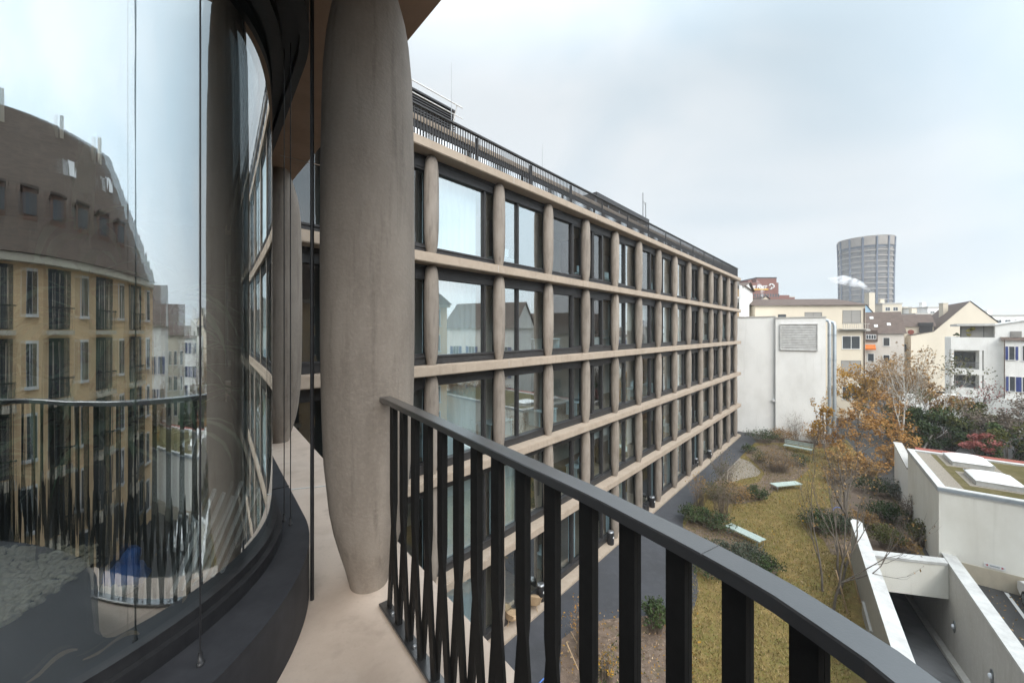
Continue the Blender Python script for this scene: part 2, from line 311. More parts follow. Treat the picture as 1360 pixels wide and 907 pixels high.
# ================================================================ THE SETTING
# ramp geometry (needed for the hole in the ground)
R_in = [Vector((20.6, 17.93, 0)) + Vector((.590, .807, 0))*s for s in (-18, 0)]       # inner face of the outer ramp wall
RD = Vector((.590, .807, 0)); RNp = Vector((.807, -.590, 0))
L_in0 = Vector((17.60, 19.03, 0))
RR0 = Vector((20.6, 17.93, 0))
hole = [RR0 - RD*18, RR0 + RD*0.0, L_in0 - RD*.2, L_in0 - RD*19.3]
bm = bmesh.new()
def loop(pts, z):
    vs = [bm.verts.new((p[0], p[1], z)) for p in pts]
    return [bm.edges.new((vs[i], vs[(i+1) % len(vs)])) for i in range(len(vs))]
ed = loop([(-1500, -1500), (1500, -1500), (1500, 1500), (-1500, 1500)], 0) + loop(hole, 0)
bmesh.ops.triangle_fill(bm, use_beauty=True, use_dissolve=False, edges=ed)
for f in bm.faces:
    if f.normal.z < 0: f.normal_flip()
me = bpy.data.meshes.new('ground'); bm.to_mesh(me); bm.free(); me.materials.append(m_ground)
g = bpy.data.objects.new('ground', me); COL.objects.link(g); tag(g, 'dark asphalt ground between the buildings', kind='structure')

def pxpoly(pts, z): return [P(x, y, z) for x, y in pts]
def struct(name, mb, m, label=None): return tag(mb.build(name, m), label, kind='structure')
# lawn
b = MB()
lw = pxpoly([(1029, 577), (1002, 588), (982, 608), (951, 640), (933, 656), (915, 676), (907, 693), (909, 718), (924, 750), (928, 785), (921, 810), (905, 850), (900, 960)], .004)
out_l = [L_in0 - RNp*.42 - RD*14.5, L_in0 - RNp*.42 + RD*1.0, L_in0 + RNp*.2 + RD*1.1, RR0 - RNp*.1 + RD*1.2, Vector((21.2, 19.2, 0)), Vector((26.6, 26.0, 0)), Vector((33.2, 36, 0)), Vector((37, 42, 0)), Vector((33.5, 41.2, 0))]
b.sheet([(p.x, p.y) for p in lw] + [(p.x, p.y) for p in out_l], .004); struct('lawn', b, m_lawn, 'yellowing autumn lawn')
# asphalt path along the facade
b = MB(); pe = [F0 + NRM*.02 + D*t for t in (-4.4, 46.5)]
b.sheet([(pe[0].x, pe[0].y), (6, -6), (9.5, 2)] + [(p.x, p.y) for p in reversed(pxpoly([(1030, 575), (1002, 588), (982, 608), (951, 640), (933, 656), (915, 676), (907, 693), (909, 718), (924, 750), (928, 785), (921, 810), (905, 850), (900, 960)], 0))] + [(pe[1].x, pe[1].y)], .008)
struct('path', b, m_asph, 'dark asphalt path beside the facade')
# planting beds
def bed(pts, z=.012, name='planting_bed'):
    b = MB(); b.sheet([(p.x, p.y) for p in pxpoly(pts, z)], z); return struct(name, b, m_bed)
bed([(746, 848), (766, 833), (800, 823), (842, 817), (880, 818), (903, 835), (912, 870), (905, 960), (742, 960)])
bed([(938, 662), (962, 650), (1008, 640), (1016, 628), (1000, 612), (990, 604), (1004, 592), (1030, 590), (1062, 604), (1075, 622), (1062, 634), (1030, 650), (1012, 664), (985, 669), (955, 668)])
bed([(908, 700), (920, 682), (945, 688), (968, 700), (1008, 728), (1034, 752), (1030, 766), (1000, 764), (955, 744), (926, 752)])
bed([(1003, 588), (1030, 578), (1060, 581), (1108, 588), (1100, 596), (1040, 588)])
b = MB(); b.sheet([(p.x, p.y) for p in [L_in0+RNp*.1+RD*1.2, RR0-RNp*.1+RD*1.3, Vector((21.0, 19.2, 0)), Vector((26.4, 26.0, 0)), Vector((31, 33, 0)), Vector((27.5, 33, 0)), Vector((22.0, 26.0, 0)), Vector((18.5, 23, 0)), Vector((17.2, 20.5, 0))]], .013)
struct('planting_bed', b, m_bed)
b = MB(); b.sheet([(p.x, p.y) for p in pxpoly([(1078, 700), (1092, 676), (1120, 672), (1138, 690), (1146, 712), (1120, 722), (1092, 716)], .014)], .014); struct('planting_bed', b, m_bed)
b = MB(); b.sheet([(p.x, p.y) for p in pxpoly([(951, 640), (982, 608), (996, 613), (1011, 627), (1006, 632), (985, 636), (962, 645)], .018)], .018); struct('stone_pad', b, m_pad)
# painted parking line
b = MB(); a0 = P(1336.5, 787, 0); b.bar(a0 + Vector((0, 0, .005)), a0 - E1*5 + Vector((0, 0, .005)), .12, .004)
b.bar(a0 + E2*2.5 + Vector((0, 0, .005)), a0 + E2*2.5 - E1*5 + Vector((0, 0, .005)), .12, .004); struct('parking_line', b, m_wpaint)
# ramp floor
b = MB()
def rz(s): return -2.62 + .19*(s-2.45)
q = [RR0 - RD*18 + RNp*.1, RR0 + RD*9 + RNp*.1, L_in0 + RD*9 - RNp*.1, L_in0 - RD*19.3 - RNp*.1]
zz = [0.0, rz(-9), rz(-9), 0.0]
b.add([(p.x, p.y, z) for p, z in zip(q, zz)], [(0, 1, 2, 3)]); struct('ramp_road', b, m_ramp, 'asphalt car ramp going down below the garden')
b = MB()
b.bar(RR0 - RD*16 - RNp*.14 + Vector((0, 0, -.10)), RR0 + RD*8.5 - RNp*.14 + Vector((0, 0, rz(-8.5)+.06)), .26, .16); struct('ramp_kerb', b, m_conc)

# ================================================================ OFFICE BUILDING (long facade)
ob = thing('office_building', 'long five-storey office facade of beige slabs and swelling concrete columns', 'building', F0, RZ)
# local axes: x along the facade, y into the building, z up
ZB = [.12, 3.69, 7.31, 10.89, 14.50]; ZT = [3.38, 7.0, 10.57, 14.18, 17.76]
def slab_outline(x0, x1, y0, y1, r=.55, k=8):
    p = [(x0, y0)]
    for i in range(k+1):
        a = -math.pi/2 + math.pi/2*i/k; p.append((x1-r+r*math.cos(a), y0+r+r*math.sin(a)))
    return p + [(x1, y1), (x0, y1)]
for i, (z0, z1) in enumerate([(-.2, .12), (3.38, 3.69), (7.0, 7.31), (10.57, 10.89), (14.18, 14.50), (17.76, 18.07)]):
    b = MB(); o = slab_outline(-7.5 if i else -4.6, LEN, 0, 12); c = .025
    oi = slab_outline(-7.5 if i else -4.6, LEN-c, c, 12, .55-c)
    b.prism(o, z0+c, z1-c); b.prism(oi, z1-c-.001, z1); b.prism(oi, z0, z0+c+.001)
    s = b.build('floor_slab', m_slab, ob)
    if i == 0: s['label'] = 'pale ground plinth along the foot of the facade'
b = MB()
for z0, z1 in ((3.38, 3.69), (7.0, 7.31), (10.57, 10.89), (14.18, 14.50), (17.76, 18.07)):
    for t in range(1, 8): b.box(T0+BAY*2*t-3.9+(z0 % 1)*1.5, T0+BAY*2*t-3.888+(z0 % 1)*1.5, -.002, .002, z0+.03, z1-.03)
b.build('slab_joint', m_cop, ob)
PROF = [(0, .40), (.03, .50), (.06, .62), (.09, .73), (.125, .82), (.2, .925), (.28, .97), (.38, .995), (.52, 1), (.66, .99), (.76, .965), (.82, .935), (.87, .87), (.905, .79), (.945, .64), (.975, .50), (1, .40)]
FPROF = [(0, .58), (.03, .66), (.06, .74), (.1, .83), (.16, .91), (.25, .965), (.4, 1), (.6, 1), (.75, .985), (.85, .95), (.91, .89), (.95, .81), (.975, .70), (1, .48)]
def column_mb(h, R, n=24, c=(0, 0, 0), prof=PROF):
    b = MB(); b.lathe([(R*w, h*f) for f, w in prof], c, n); return b
cme = None
CT = [T0 + BAY*k for k in range(-2, NB)]
for z0, z1 in zip(ZB, ZT):
    for t in CT:
        if cme is None:
            c = column_mb(3.28, .245, prof=FPROF).build('column', m_col, ob); cme = c.data
        else:
            c = bpy.data.objects.new('column', cme); COL.objects.link(c); c.parent = ob
        c.location = (t, .40, z0); c.scale = (1, 1, (z1-z0)/3.28)
        c.rotation_euler = (0, 0, (t*7.3+z0) % 6.28)
# windows: four kinds of bay
H = 3.26
def window_kind(kind):
    f = MB(); g = MB(); y0, y1 = .56, .74; W_ = BAY
    f.box(0, W_, .52, y1, H-.40, H); f.box(0, W_, .50, .56, H-.11, H-.05)       # head box with a shadow line
    f.box(0, W_, .53, y1, 0, .30); f.box(0, W_, .49, .53, .24, .30)
    f.box(0, W_, .52, .53, .03, .20)
    mull, casement = kind
    xs = [0.0] + list(mull) + [W_]
    for x in mull: f.box(x-.045, x+.045, y0, y1-.01, .30, H-.40)
    f.box(0, .04, y0, y1-.01, .30, H-.40); f.box(W_-.04, W_, y0, y1-.01, .30, H-.40)
    for i in range(len(xs)-1):
        a = xs[i]+.045; c = xs[i+1]-.045
        if i in casement:
            w = .07
            for (u0, u1, v0, v1) in ((a, a+w, .30, H-.40), (c-w, c, .30, H-.40), (a+w, c-w, .30, .30+w), (a+w, c-w, H-.40-w, H-.40)):
                f.box(u0, u1, .545, y1-.02, v0, v1)
        else:
            for (u0, u1, v0, v1) in ((a, a+.02, .30, H-.40), (c-.02, c, .30, H-.40)): f.box(u0, u1, .60, y1-.02, v0, v1)
        g.add([(a, .66, .30), (c, .66, .30), (c, .66, H-.40), (a, .66, H-.40)], [(0, 1, 2, 3)])
    return f, g
KINDS = [((2.58,), ()), ((1.32,), ()), ((2.2,), (1,)), ((1.0, 2.08), (1,)), ((1.65,), (0,))]
KM = []
for k in KINDS:
    f, g = window_kind(k)
    fo = f.build('window', m_frame, ob); go = g.build('pane', m_glass, fo); KM.append((fo, go, k))
    fo.location = (0, 0, -50)
def curtain_mb(x0, x1):
    b = MB(); n = int((x1-x0)/.05); vs = []
    for i in range(n+1):
        x = x0+(x1-x0)*i/n; y = 1.0+.035*math.sin(i*1.15)+.02*math.sin(i*.37)
        vs += [(x, y, .04), (x, y, H-.05)]
    b.add(vs, [(2*i, 2*i+2, 2*i+3, 2*i+1) for i in range(n)], 0, True)
    return b
cur_long = curtain_mb(.05, 2.45).build('curtain', m_curt, ob); cur_short = curtain_mb(2.5, 3.15).build('curtain', m_curt, ob)
m_dullglass = glass('dulled_glass', .10, (.62, .70, .72))  # duller, darker copy of the window glass that paints the wing-side bays dark
def dark_pane(me):
    me = me.copy(); me.materials.clear(); me.materials.append(m_dullglass); return me
rng = random.Random(5)
used = set()
SEQ = [4, 0, 1, 2, 3, 4, 2, 1, 0, 3, 1, 2, 4, 0, 3]
for r, (z0, z1) in enumerate(zip(ZB, ZT)):
    for j in range(-2, NB-1):
        k = SEQ[(j+1) % len(SEQ)]
        if j == -1: k = 2
        fo, go, kk = KM[k]
        if k not in used: w, p = fo, go; used.add(k)
        else:
            w = fo.copy(); COL.objects.link(w); w.parent = ob
            p = go.copy(); COL.objects.link(p); p.parent = w
        if j < 0: p.data = dark_pane(p.data)
        w.location = (T0+BAY*j, 0, z0+.001); w.scale = (1, 1, (z1-z0-.002)/H)
        if j == 0 or (r == 0 and j > 1 and rng.random() < .75) or (j > 0 and rng.random() < .16):
            q = cur_long if (j == 0 or rng.random() < .6) else cur_short
            q2 = q.copy(); COL.objects.link(q2); q2.parent = w
m_blind = mat('roller_blind', (.62, .62, .60), (.55, .55, .53), rough=.8, scale=2)
BL = []
for dz in (.55, 1.0, 1.7):
    b = MB(); b.box(.05, BAY-.05, .84, .86, H-.40-dz, H-.40); b.box(.05, BAY-.05, .83, .87, H-.42-dz, H-.40-dz); BL.append(b)
for w in [o for o in ob.children if o.name.startswith('window') and o.location.x > T0+BAY*1.5 and o.location.z > 1]:
    if rng.random() < .22: rng.choice(BL).build('blind', m_blind, w)
bpy.data.objects.remove(cur_long); bpy.data.objects.remove(cur_short)
# rooms behind the glass
b = MB(); b.box(-4.4, LEN-1.2, 4.2, 4.4, .12, 17.76)
b.build('room_wall', m_in, ob)
b = MB()
for t in CT[2::2]:
    for z0, z1 in zip(ZB, ZT): b.lathe([(.22, z0), (.22, z1)], (t+1.3, 2.2, 0), 10)
    if rng.random() < .9:
        for z0, z1 in zip(ZB, ZT):
            if rng.random() < .6: b.box(t-.06, t+.06, 1.1, 4.19, z0, z1)
b.box(-4.4, T0-.4, 2.2, 2.3, .13, 17.7); b.build('partition_and_backdrop', m_indark, ob)  # long panel is a dark backdrop added to darken the wing-side bays
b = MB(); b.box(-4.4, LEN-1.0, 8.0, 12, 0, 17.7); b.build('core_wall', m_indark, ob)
b = MB()
for z0, z1 in zip(ZB, ZT): b.box(LEN-1.05, LEN-.80, .85, 11.9, z0, z1)
b.build('end_wall', m_frame, ob)
# pale desks seen through the glass
b = MB()
for z0 in ZB:
    for j in range(0, NB-1):
        if rng.random() < .55:
            x = T0+BAY*j+rng.uniform(.4, 1.2); b.box(x, x+1.5, 1.5, 2.3, z0+.70, z0+.74); b.box(x+.05, x+.1, 1.55, 2.25, z0, z0+.7); b.box(x+1.4, x+1.45, 1.55, 2.25, z0, z0+.7)
            b.box(x+.5, x+1.05, 1.7, 1.74, z0+.85, z0+1.2)
b.build('desk_row', m_curt, ob)['label'] = 'pale desks and screens inside the offices'
# ceiling lights glowing on the roof storey
m_warm = bpy.data.materials.new('warm_light'); m_warm.use_nodes = True
wb = m_warm.node_tree.nodes['Principled BSDF']; wb.inputs['Emission Color'].default_value = (1, .82, .5, 1); wb.inputs['Emission Strength'].default_value = 2.5
# roof storey
b = MB(); b.box(-7, LEN-1.6, .72, .76, 18.07, 18.70); pg = b.build('roof_glazing', glass('roof_glass', .85, (.6, .7, .7)), ob)
b = MB(); b.box(-7, LEN-1.5, .68, 11, 18.70, 18.90); b.build('roof_band', m_frame, ob)
b = MB(); b.box(-7, LEN-1.5, .64, 11, 18.902, 19.08); b.build('roof_fascia', m_slab, ob)
b = MB(); b.box(-7, LEN-1.7, 4.5, 4.6, 18.07, 18.8); b.build('roof_room_wall', m_in, ob)
b = MB()
for t in (.6, 2.8): 
    for q in range(3): b.box(t+q*.16, t+q*.16+.09, 1.0, 1.9, 18.60, 18.64)
b.build('ceiling_light', m_warm, ob)
b = MB(); t = -6.5
while t < LEN-.45:
    b.box(t, t+.034, .340, .358, 18.075, 19.16); t += .117
b.box(-6.5, LEN-.42, .285, .415, 19.16, 19.22); b.box(-6.5, LEN-.42, .41, .43, 18.10, 18.14)
for k in range(0, 17): b.box(-6.5+3.1*k, -6.4+3.1*k, .44, .50, 18.075, 19.16)
b.build('roof_screen', m_frame, ob)['label'] = 'dark metal slat screen round the roof edge'
# plant on the roof
u = thing('roof_unit', 'dark louvred roof plant box behind the white guard rail', 'roof plant', F0 + D*.4 - NRM*2.0 + Vector((0, 0, 19.16)), RZ)
b = MB(); b.box(-3, 2.6, 0, 2.2, 0, .12); b.box(-2.95, 2.55, .05, 2.15, .12, 1.62)
for k in range(14): b.box(-3, 2.6, -.02, .06, .2+.1*k, .24+.1*k)
b.build('louvre_box', m_frame, u); b = MB(); b.box(-3.05, 2.65, -.06, 2.25, 1.62, 1.69); b.build('lid', m_black, u)
u = thing('roof_unit', 'low long dark roof housing further along the screen', 'roof plant', F0 + D*13.0 - NRM*1.3 + Vector((0, 0, 19.16)), RZ)
b = MB(); b.box(0, 7.5, 0, 1.2, .62, .98); b.build('housing', m_frame, u); b = MB()
for k in range(6): b.box(.1+1.45*k, .18+1.45*k, .1, .2, 0, .62)
b.build('leg', m_steel, u)
gr = thing('guard_rail', 'white tubular guard rail along the flat roof', 'guard rail', F0 + D*-1 - NRM*.9 + Vector((0, 0, 19.16)), RZ)
b = MB(); b.tube([(-3, 0, 1.15), (3.5, 0, 1.15)], .024, 6); b.tube([(-3, 0, .75), (3.5, 0, .75)], .016, 6); b.build('rail', m_wpaint, gr)
for k in range(4):
    b = MB(); x = -2.6+1.95*k; b.tube([(x, 0, 1.17), (x+.05, .6, -.1)], .022, 6); b.build('post', m_wpaint, gr)
an = thing('antenna', 'thin roof aerial with crossed dipoles', 'antenna', F0 + D*24.5 - NRM*3.5 + Vector((0, 0, 19.1)), RZ)
b = MB(); b.tube([(0, 0, 0), (0, 0, 4.6)], .05, 6); b.build('mast', m_steel, an)
b = MB(); b.tube([(-.95, 0, 2.1), (1.1, 0, 2.1)], .03, 5); b.tube([(.55, 0, 1.3), (.55, 0, 3.9)], .05, 5); b.tube([(0, 0, 1.0), (.55, 0, 1.6)], .02, 5); b.tube([(0, 0, 4.0), (.55, 0, 3.6)], .02, 5); b.build('dipole', m_steel, an)
for k, (t, h, lab) in enumerate([(1.9, 2.6, 'tall thin lightning rod at the end of the white guard rail'), (7.2, 1.6, 'short thin lightning rod on the middle of the roof screen')]):
    b = MB(); b.tube([(0, 0, 0), (0, 0, h)], [.014, .006], 5); o = b.build('lightning_rod', m_steel); o.location = F0 + D*t - NRM*.8 + Vector((0, 0, 19.05)); tag(o, lab, 'lightning rod', 'lightning rods on the roof')
b = MB(); b.tube([(0, 0, 0), (0, 0, 18.2)], .16, 10); o = b.build('downpipe', m_zinc); o.location = V(981.5, 440, 51) * Vector((1, 1, 0)); tag(o, 'pale zinc downpipe behind the end of the office facade', 'pipe')

# ================================================================ NEAR WING WITH THE TERRACE
FZ, CEZ = 10.50, 14.20
wing = thing('office_wing', 'near wing with concrete terrace and rounded glass winter garden', 'building', (-2, 2, 0))
WO = (-2, 2, 0)
def line_pt(p, d, s): return (p[0]+d[0]*s, p[1]+d[1]*s)
def arc_line(c, r, a0, a1, n): return [(c[0]+r*math.cos(math.radians(a0+(a1-a0)*i/n)), c[1]+r*math.sin(math.radians(a0+(a1-a0)*i/n))) for i in range(n+1)]
def smooth(pts, n=6):
    out = []
    for i in range(len(pts)-1):
        p0 = pts[max(i-1, 0)]; p1 = pts[i]; p2 = pts[i+1]; p3 = pts[min(i+2, len(pts)-1)]
        for k in range(n):
            t = k/n; out.append(tuple(.5*((2*b)+(-a+c)*t+(2*a-5*b+4*c-d)*t*t+(-a+3*b-3*c+d)*t**3) for a, b, c, d in zip(p0, p1, p2, p3)))
    return out + [tuple(pts[-1])]
flo = [(-6.05, 9.27), (-2.005, 4.208)] + smooth([(.10, 1.57), (.55, 1.0), (.86, .45), (1.0, -.15), (.93, -.85), (.6, -1.55), (.0, -2.2)], 5) + [(-3, -4), (-8, -4), (-10, 5)]
b = MB(); b.prism(flo, FZ-.40, FZ); b.build('terrace_slab', m_terr, wing, WO)
b = MB(); jp = P(420, 637, FZ); jq = P(377, 645, FZ)       # thin joint in the floor
b.bar(P(470, 641.5, FZ)+Vector((0, 0, .002)), P(372, 651.5, FZ)+Vector((0, 0, .002)), .018, .004); b.build('floor_joint', m_cop, wing, WO)
cei = [(-6.15, 8.81), (-.466, 2.525)] + smooth([(.12, 1.88), (.40, 1.42), (.52, .85), (.48, .25), (.25, -.5), (-.25, -1.4), (-1.2, -2.3)], 5) + [(-3.5, -3.2), (-8, -4), (-10, 5)]
b = MB(); b.prism(cei, CEZ, CEZ+.38); b.build('soffit_slab', m_soff, wing, WO)
b = MB(); a0 = Vector((-2.9, 4.75, CEZ-.004)); b.bar(a0, a0 + TN*.75, .02, .006); b.bar(Vector((-.95, 2.05, CEZ-.004)), Vector((-.42, 2.35, CEZ-.004)), .012, .006); b.build('soffit_joint', m_slab, wing, WO)
# floors of the wing below and above
def shrink(poly, k): cx, cy = -5, 2.5; return [(cx+(x-cx)*k, cy+(y-cy)*k) for x, y in poly]
for z in (3.38, 7.0):
    b = MB(); b.prism(flo, z, z+.31); b.build('floor_slab', m_slab, wing, WO)
b = MB(); b.prism(shrink(flo, .86), 0, FZ-.41); b.build('lower_glazing', m_dwin, wing, WO)
b = MB(); b.prism(shrink(cei, .9), CEZ+.39, 17.7); b.prism(shrink(cei, .97), 17.7, 18.1); b.build('upper_storey', m_dwin, wing, WO)
# terrace columns
NC = Vector((-.856, 2.277, FZ)); MC = Vector((-3.165, 5.19, FZ))
for p in (NC, MC, Vector((-5.2, 7.85, FZ))):
    b = column_mb(CEZ-FZ, .265, 48); c = b.build('column', m_col, wing); c.location = p - Vector(WO)
for z0, z1 in ((.0, 3.38), (3.69, 7.0), (7.31, FZ-.4)):
    for p in (NC, MC):
        c = column_mb(z1-z0, .265, 24).build('column', m_col, wing); c.location = Vector((p.x, p.y, z0)) - Vector(WO)
# winter garden: plan lines of glass and plinth
GC, GR = (-2.405, 1.66), 1.15
PC, PR = (-2.51, 1.50), 1.51
def plan(c, r, back=-150, n=60):
    a1 = 38.7
    far = [(c[0]+r*math.cos(math.radians(a1))+TD.x*s, c[1]+r*math.sin(math.radians(a1))+TD.y*s) for s in (5.2, 3.6, 2.4, 1.2, .3)]
    return far + arc_line(c, r, a1, back, n)
PT = 12-1.19
far_p = plan(PC, PR)[:5] + arc_line(PC, PR, 38.7, -8, 30)
wide = smooth([far_p[-1], (-.96, 1.235), (-.75, 1.215), (-.40, 1.19), (-.15, 1.06), (.05, .80), (.20, .42), (.22, 0), (.05, -.6), (-.4, -1.4), (-1.4, -2.2)], 6)  # unseen widening added so the rounded glass mirrors a dark floor
b = MB(); b.prism(far_p + wide[1:] + [(-5, -2.2), (-8.3, 5.6)], FZ+.001, PT); b.build('plinth', m_plinth, wing, WO)
b = MB(); pj = PC; a = math.radians(38.7); q0 = Vector((PC[0]+PR*math.cos(a), PC[1]+PR*math.sin(a), PT+.003)) + TD*.62
b.bar(q0+TN*.002, q0 - TN*.22, .012, .004); b.build('plinth_joint', m_black, wing, WO)
b = MB(); b.band(plan(GC, GR-.05), plan(GC, GR+.05), PT, PT+.06); b.band(plan(GC, GR-.05), plan(GC, GR+.022), PT+.06, PT+.10); b.build('glass_base_frame', m_black, wing, WO)
GT = 12+1.70
b = MB(); b.band(plan(GC, GR-.05), plan(GC, GR+.045), GT, GT+.07); b.build('glass_head_frame', m_black, wing, WO)
b = MB(); b.band(plan(PC, .75), plan(PC, PR-.05), GT+.07, GT+.13); b.band(plan(PC, PR-.05), plan(PC, PR), GT, CEZ-.001); b.build('head_fascia', m_black, wing, WO)
gl = plan(GC, GR, -150, 110)
seam = 285
b = MB(); b.strip(gl, PT+.09, GT+.02); b.build('curved_glass', m_curve, wing, WO)
b = MB(); b.strip(plan((GC[0]+.003, GC[1]-.013), GR-.028, -150, 110), PT+.09, GT+.02); b.build('inner_glass', m_curve2, wing, WO)
# joint between the panes
def ray_hit(px):
    u = (px-680)/FPX; A = u*u+1; B = -2*(u*GC[0]+GC[1]); Cc = GC[0]**2+GC[1]**2-GR**2
    y = (-B-math.sqrt(B*B-4*A*Cc))/(2*A); return (u*y, y)
# dark room behind the glass
inn = plan(GC, GR-.07, -150, 24)
room = inn + [(-4.2, -1.2), (-6.5, 1.0), (-8.2, 5.5)]
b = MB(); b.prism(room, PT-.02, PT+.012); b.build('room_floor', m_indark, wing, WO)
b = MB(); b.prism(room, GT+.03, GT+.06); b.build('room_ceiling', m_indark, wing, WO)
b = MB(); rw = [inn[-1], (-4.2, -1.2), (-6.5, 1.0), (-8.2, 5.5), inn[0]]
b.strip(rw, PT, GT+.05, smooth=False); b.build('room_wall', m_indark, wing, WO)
# stay cables and the full-height rod
def cable(px, zb, ztop, base, r, foot):
    b = MB(); x, y = base; b.tube([(x, y, zb), (x, y, ztop)], r, 6)
    if foot: b.lathe([(.012, zb), (.012, zb+.012), (.008, zb+.012), (.006, zb+.05)], (x, y, 0), 8)
    return b.build('cable', m_black, wing, WO)
p = P(266, 883, PT); cable(0, PT, CEZ, (p.x, p.y), .0028, True)
p = P(377.4, 692, PT); cable(0, PT, CEZ, (p.x, p.y), .0028, True)
p = P(385.9, 697, PT); cable(0, PT, CEZ, (p.x, p.y), .0028, True)
p = P(414.5, 796, FZ); b = MB(); b.tube([(p.x, p.y, FZ), (p.x, p.y, CEZ)], .0105, 10); b.build('support_rod', m_black, wing, WO)
# small fittings under the head fascia
b = MB()
for s in (.1, .9, 1.7, 2.5):
    q = Vector((PC[0]+1.30*math.cos(a), PC[1]+1.30*math.sin(a), GT+.03)) + TD*s; b.lathe([(.012, 0), (.016, .05)], q, 8)
for dg in (25, 5, -20): q = Vector((PC[0]+1.33*math.cos(math.radians(dg)), PC[1]+1.33*math.sin(math.radians(dg)), GT+.03)); b.lathe([(.012, 0), (.016, .05)], q, 8)
b.build('fitting', m_steel, wing, WO)

# ---------------------------------------------------------------- railing
B0 = Vector((-.6828, 2.0634, 0)); BD = Vector((.630, -.777, 0)); BN = Vector((.777, .630, 0))
rl = thing('railing', 'black steel railing of flat bars along the terrace edge', 'railing', (B0.x, B0.y, FZ))
ROFF = (B0.x, B0.y, FZ)
def zrail(s):
    k = [(-.3, -.350), (.07, -.357), (.432, -.369), (1.2546, -.3995), (1.55, -.413), (1.8, -.415), (9, -.415)]
    for (a, za), (c, zc) in zip(k, k[1:]):
        if s <= c: return CZ + za + (zc-za)*(s-a)/(c-a)
    return CZ-.415
# plan of the railing: straight, then rounding the corner of the building
ctrl = [(B0 + BD*s).to_tuple()[:2] for s in (-.03, .4, .8, 1.2, 1.5)] + [(.409, .667), (.460, .540), (.482, .445), (.482, .30), (.455, .08), (.385, -.2), (.22, -.62), (-.05, -1.05), (-.5, -1.6)]
pl = smooth(ctrl, 10)
acc = [0]
for i in range(1, len(pl)): acc.append(acc[-1]+math.dist(pl[i], pl[i-1]))
def on_rail(s):
    for i in range(1, len(pl)):
        if acc[i] >= s or i == len(pl)-1:
            t = (s-acc[i-1])/(acc[i]-acc[i-1]); p = Vector(pl[i-1]).lerp(Vector(pl[i]), t); d = (Vector(pl[i])-Vector(pl[i-1])).normalized(); return p, d
def rail_band(w, ztop, h, z_of=None, s0=0.0, off=0.0):
    b = MB(); n = 70; L = acc[-1]; secs = []
    for i in range(n+1):
        s = s0 + (L-s0)*i/n; p, d = on_rail(s); nn = Vector((-d.y, d.x)); z = (z_of(s-.03) if z_of else ztop); c = .003
        q = [(-w/2, z-c), (-w/2+c, z), (w/2-c, z), (w/2, z-c), (w/2, z-h), (-w/2, z-h)]
        secs.append([(p.x+nn.x*(o+off), p.y+nn.y*(o+off), zz) for o, zz in q])
    m = 6
    b.add([v for s_ in secs for v in s_], [(i*m+k, i*m+(k+1) % m, (i+1)*m+(k+1) % m, (i+1)*m+k) for i in range(n) for k in range(m)])
    b.add(secs[0], [list(range(m))]); b.add(secs[-1], [list(range(m))[::-1]])
    return b
rail_band(.060, 0, .026, zrail).build('handrail', m_rail, rl, ROFF, recalc=True)
rail_band(.060, FZ+.020, .014).build('base_plate', m_rail, rl, ROFF, recalc=True)
SS = [.106, .232, .365, .499, .625, .754, .880, 1.007, 1.139, 1.266, 1.395, 1.520, 1.643, 1.761, 1.875, 1.985]
s = SS[-1]
while s < acc[-1]-.15: s += .120; SS.append(s)
mids = [SS[0]-.075] + [(SS[i]+SS[i+1])/2 for i in range(len(SS)-1)] + [SS[-1]+.06]
mids[0] = .03
def flat_leg(b, s_top, s_bot, zt, zm, zb, w, th, off):
    """one flat bar, upright to zm, then leaning to the foot at s_bot"""
    pts = []
    for s, z in ((s_top, zt), (s_top, zm), (s_bot, zb)):
        p, d = on_rail(s+.03); nn = Vector((-d.y, d.x)); pts.append((Vector((p.x+nn.x*off, p.y+nn.y*off, z)), Vector((d.x, d.y, 0)), Vector((nn.x, nn.y, 0))))
    vs = []
    for (p, d, n2), ww in zip(pts, (w, w, w*.86)):
        vs += [p-d*ww/2-n2*th/2, p+d*ww/2-n2*th/2, p+d*ww/2+n2*th/2, p-d*ww/2+n2*th/2]
    fs = []
    for i in range(2):
        for k in range(4): fs.append((i*4+k, i*4+(k+1) % 4, (i+1)*4+(k+1) % 4, (i+1)*4+k))
    fs += [(0, 3, 2, 1), (8, 9, 10, 11)]
    b.add(vs, fs)
for i, s in enumerate(SS):
    b = MB(); zt = zrail(s)-.024; zm = FZ+.62
    flat_leg(b, s, mids[i], zt, zm, FZ+.019, .043, .012, .0065)
    flat_leg(b, s, mids[i+1], zt, zm, FZ+.019, .043, .012, -.0065)
    b.build('baluster', m_bar, rl, ROFF, recalc=True)
b = MB(); p, d = on_rail(1.74); zz_ = zrail(1.71)+.0006; b.bar((p.x-d.y*.031, p.y+d.x*.031, zz_), (p.x+d.y*.031, p.y-d.x*.031, zz_), .0009, .0008); b.build('weld_seam', m_rail, rl, ROFF)
b = MB()
for i in range(0, len(mids), 2):
    p, d = on_rail(mids[i]+.09); b.lathe([(.010, FZ+.0205), (.010, FZ+.026), (.006, FZ+.030)], (p.x, p.y, 0), 8)
b.build('anchor_bolt', m_steel, rl, ROFF)

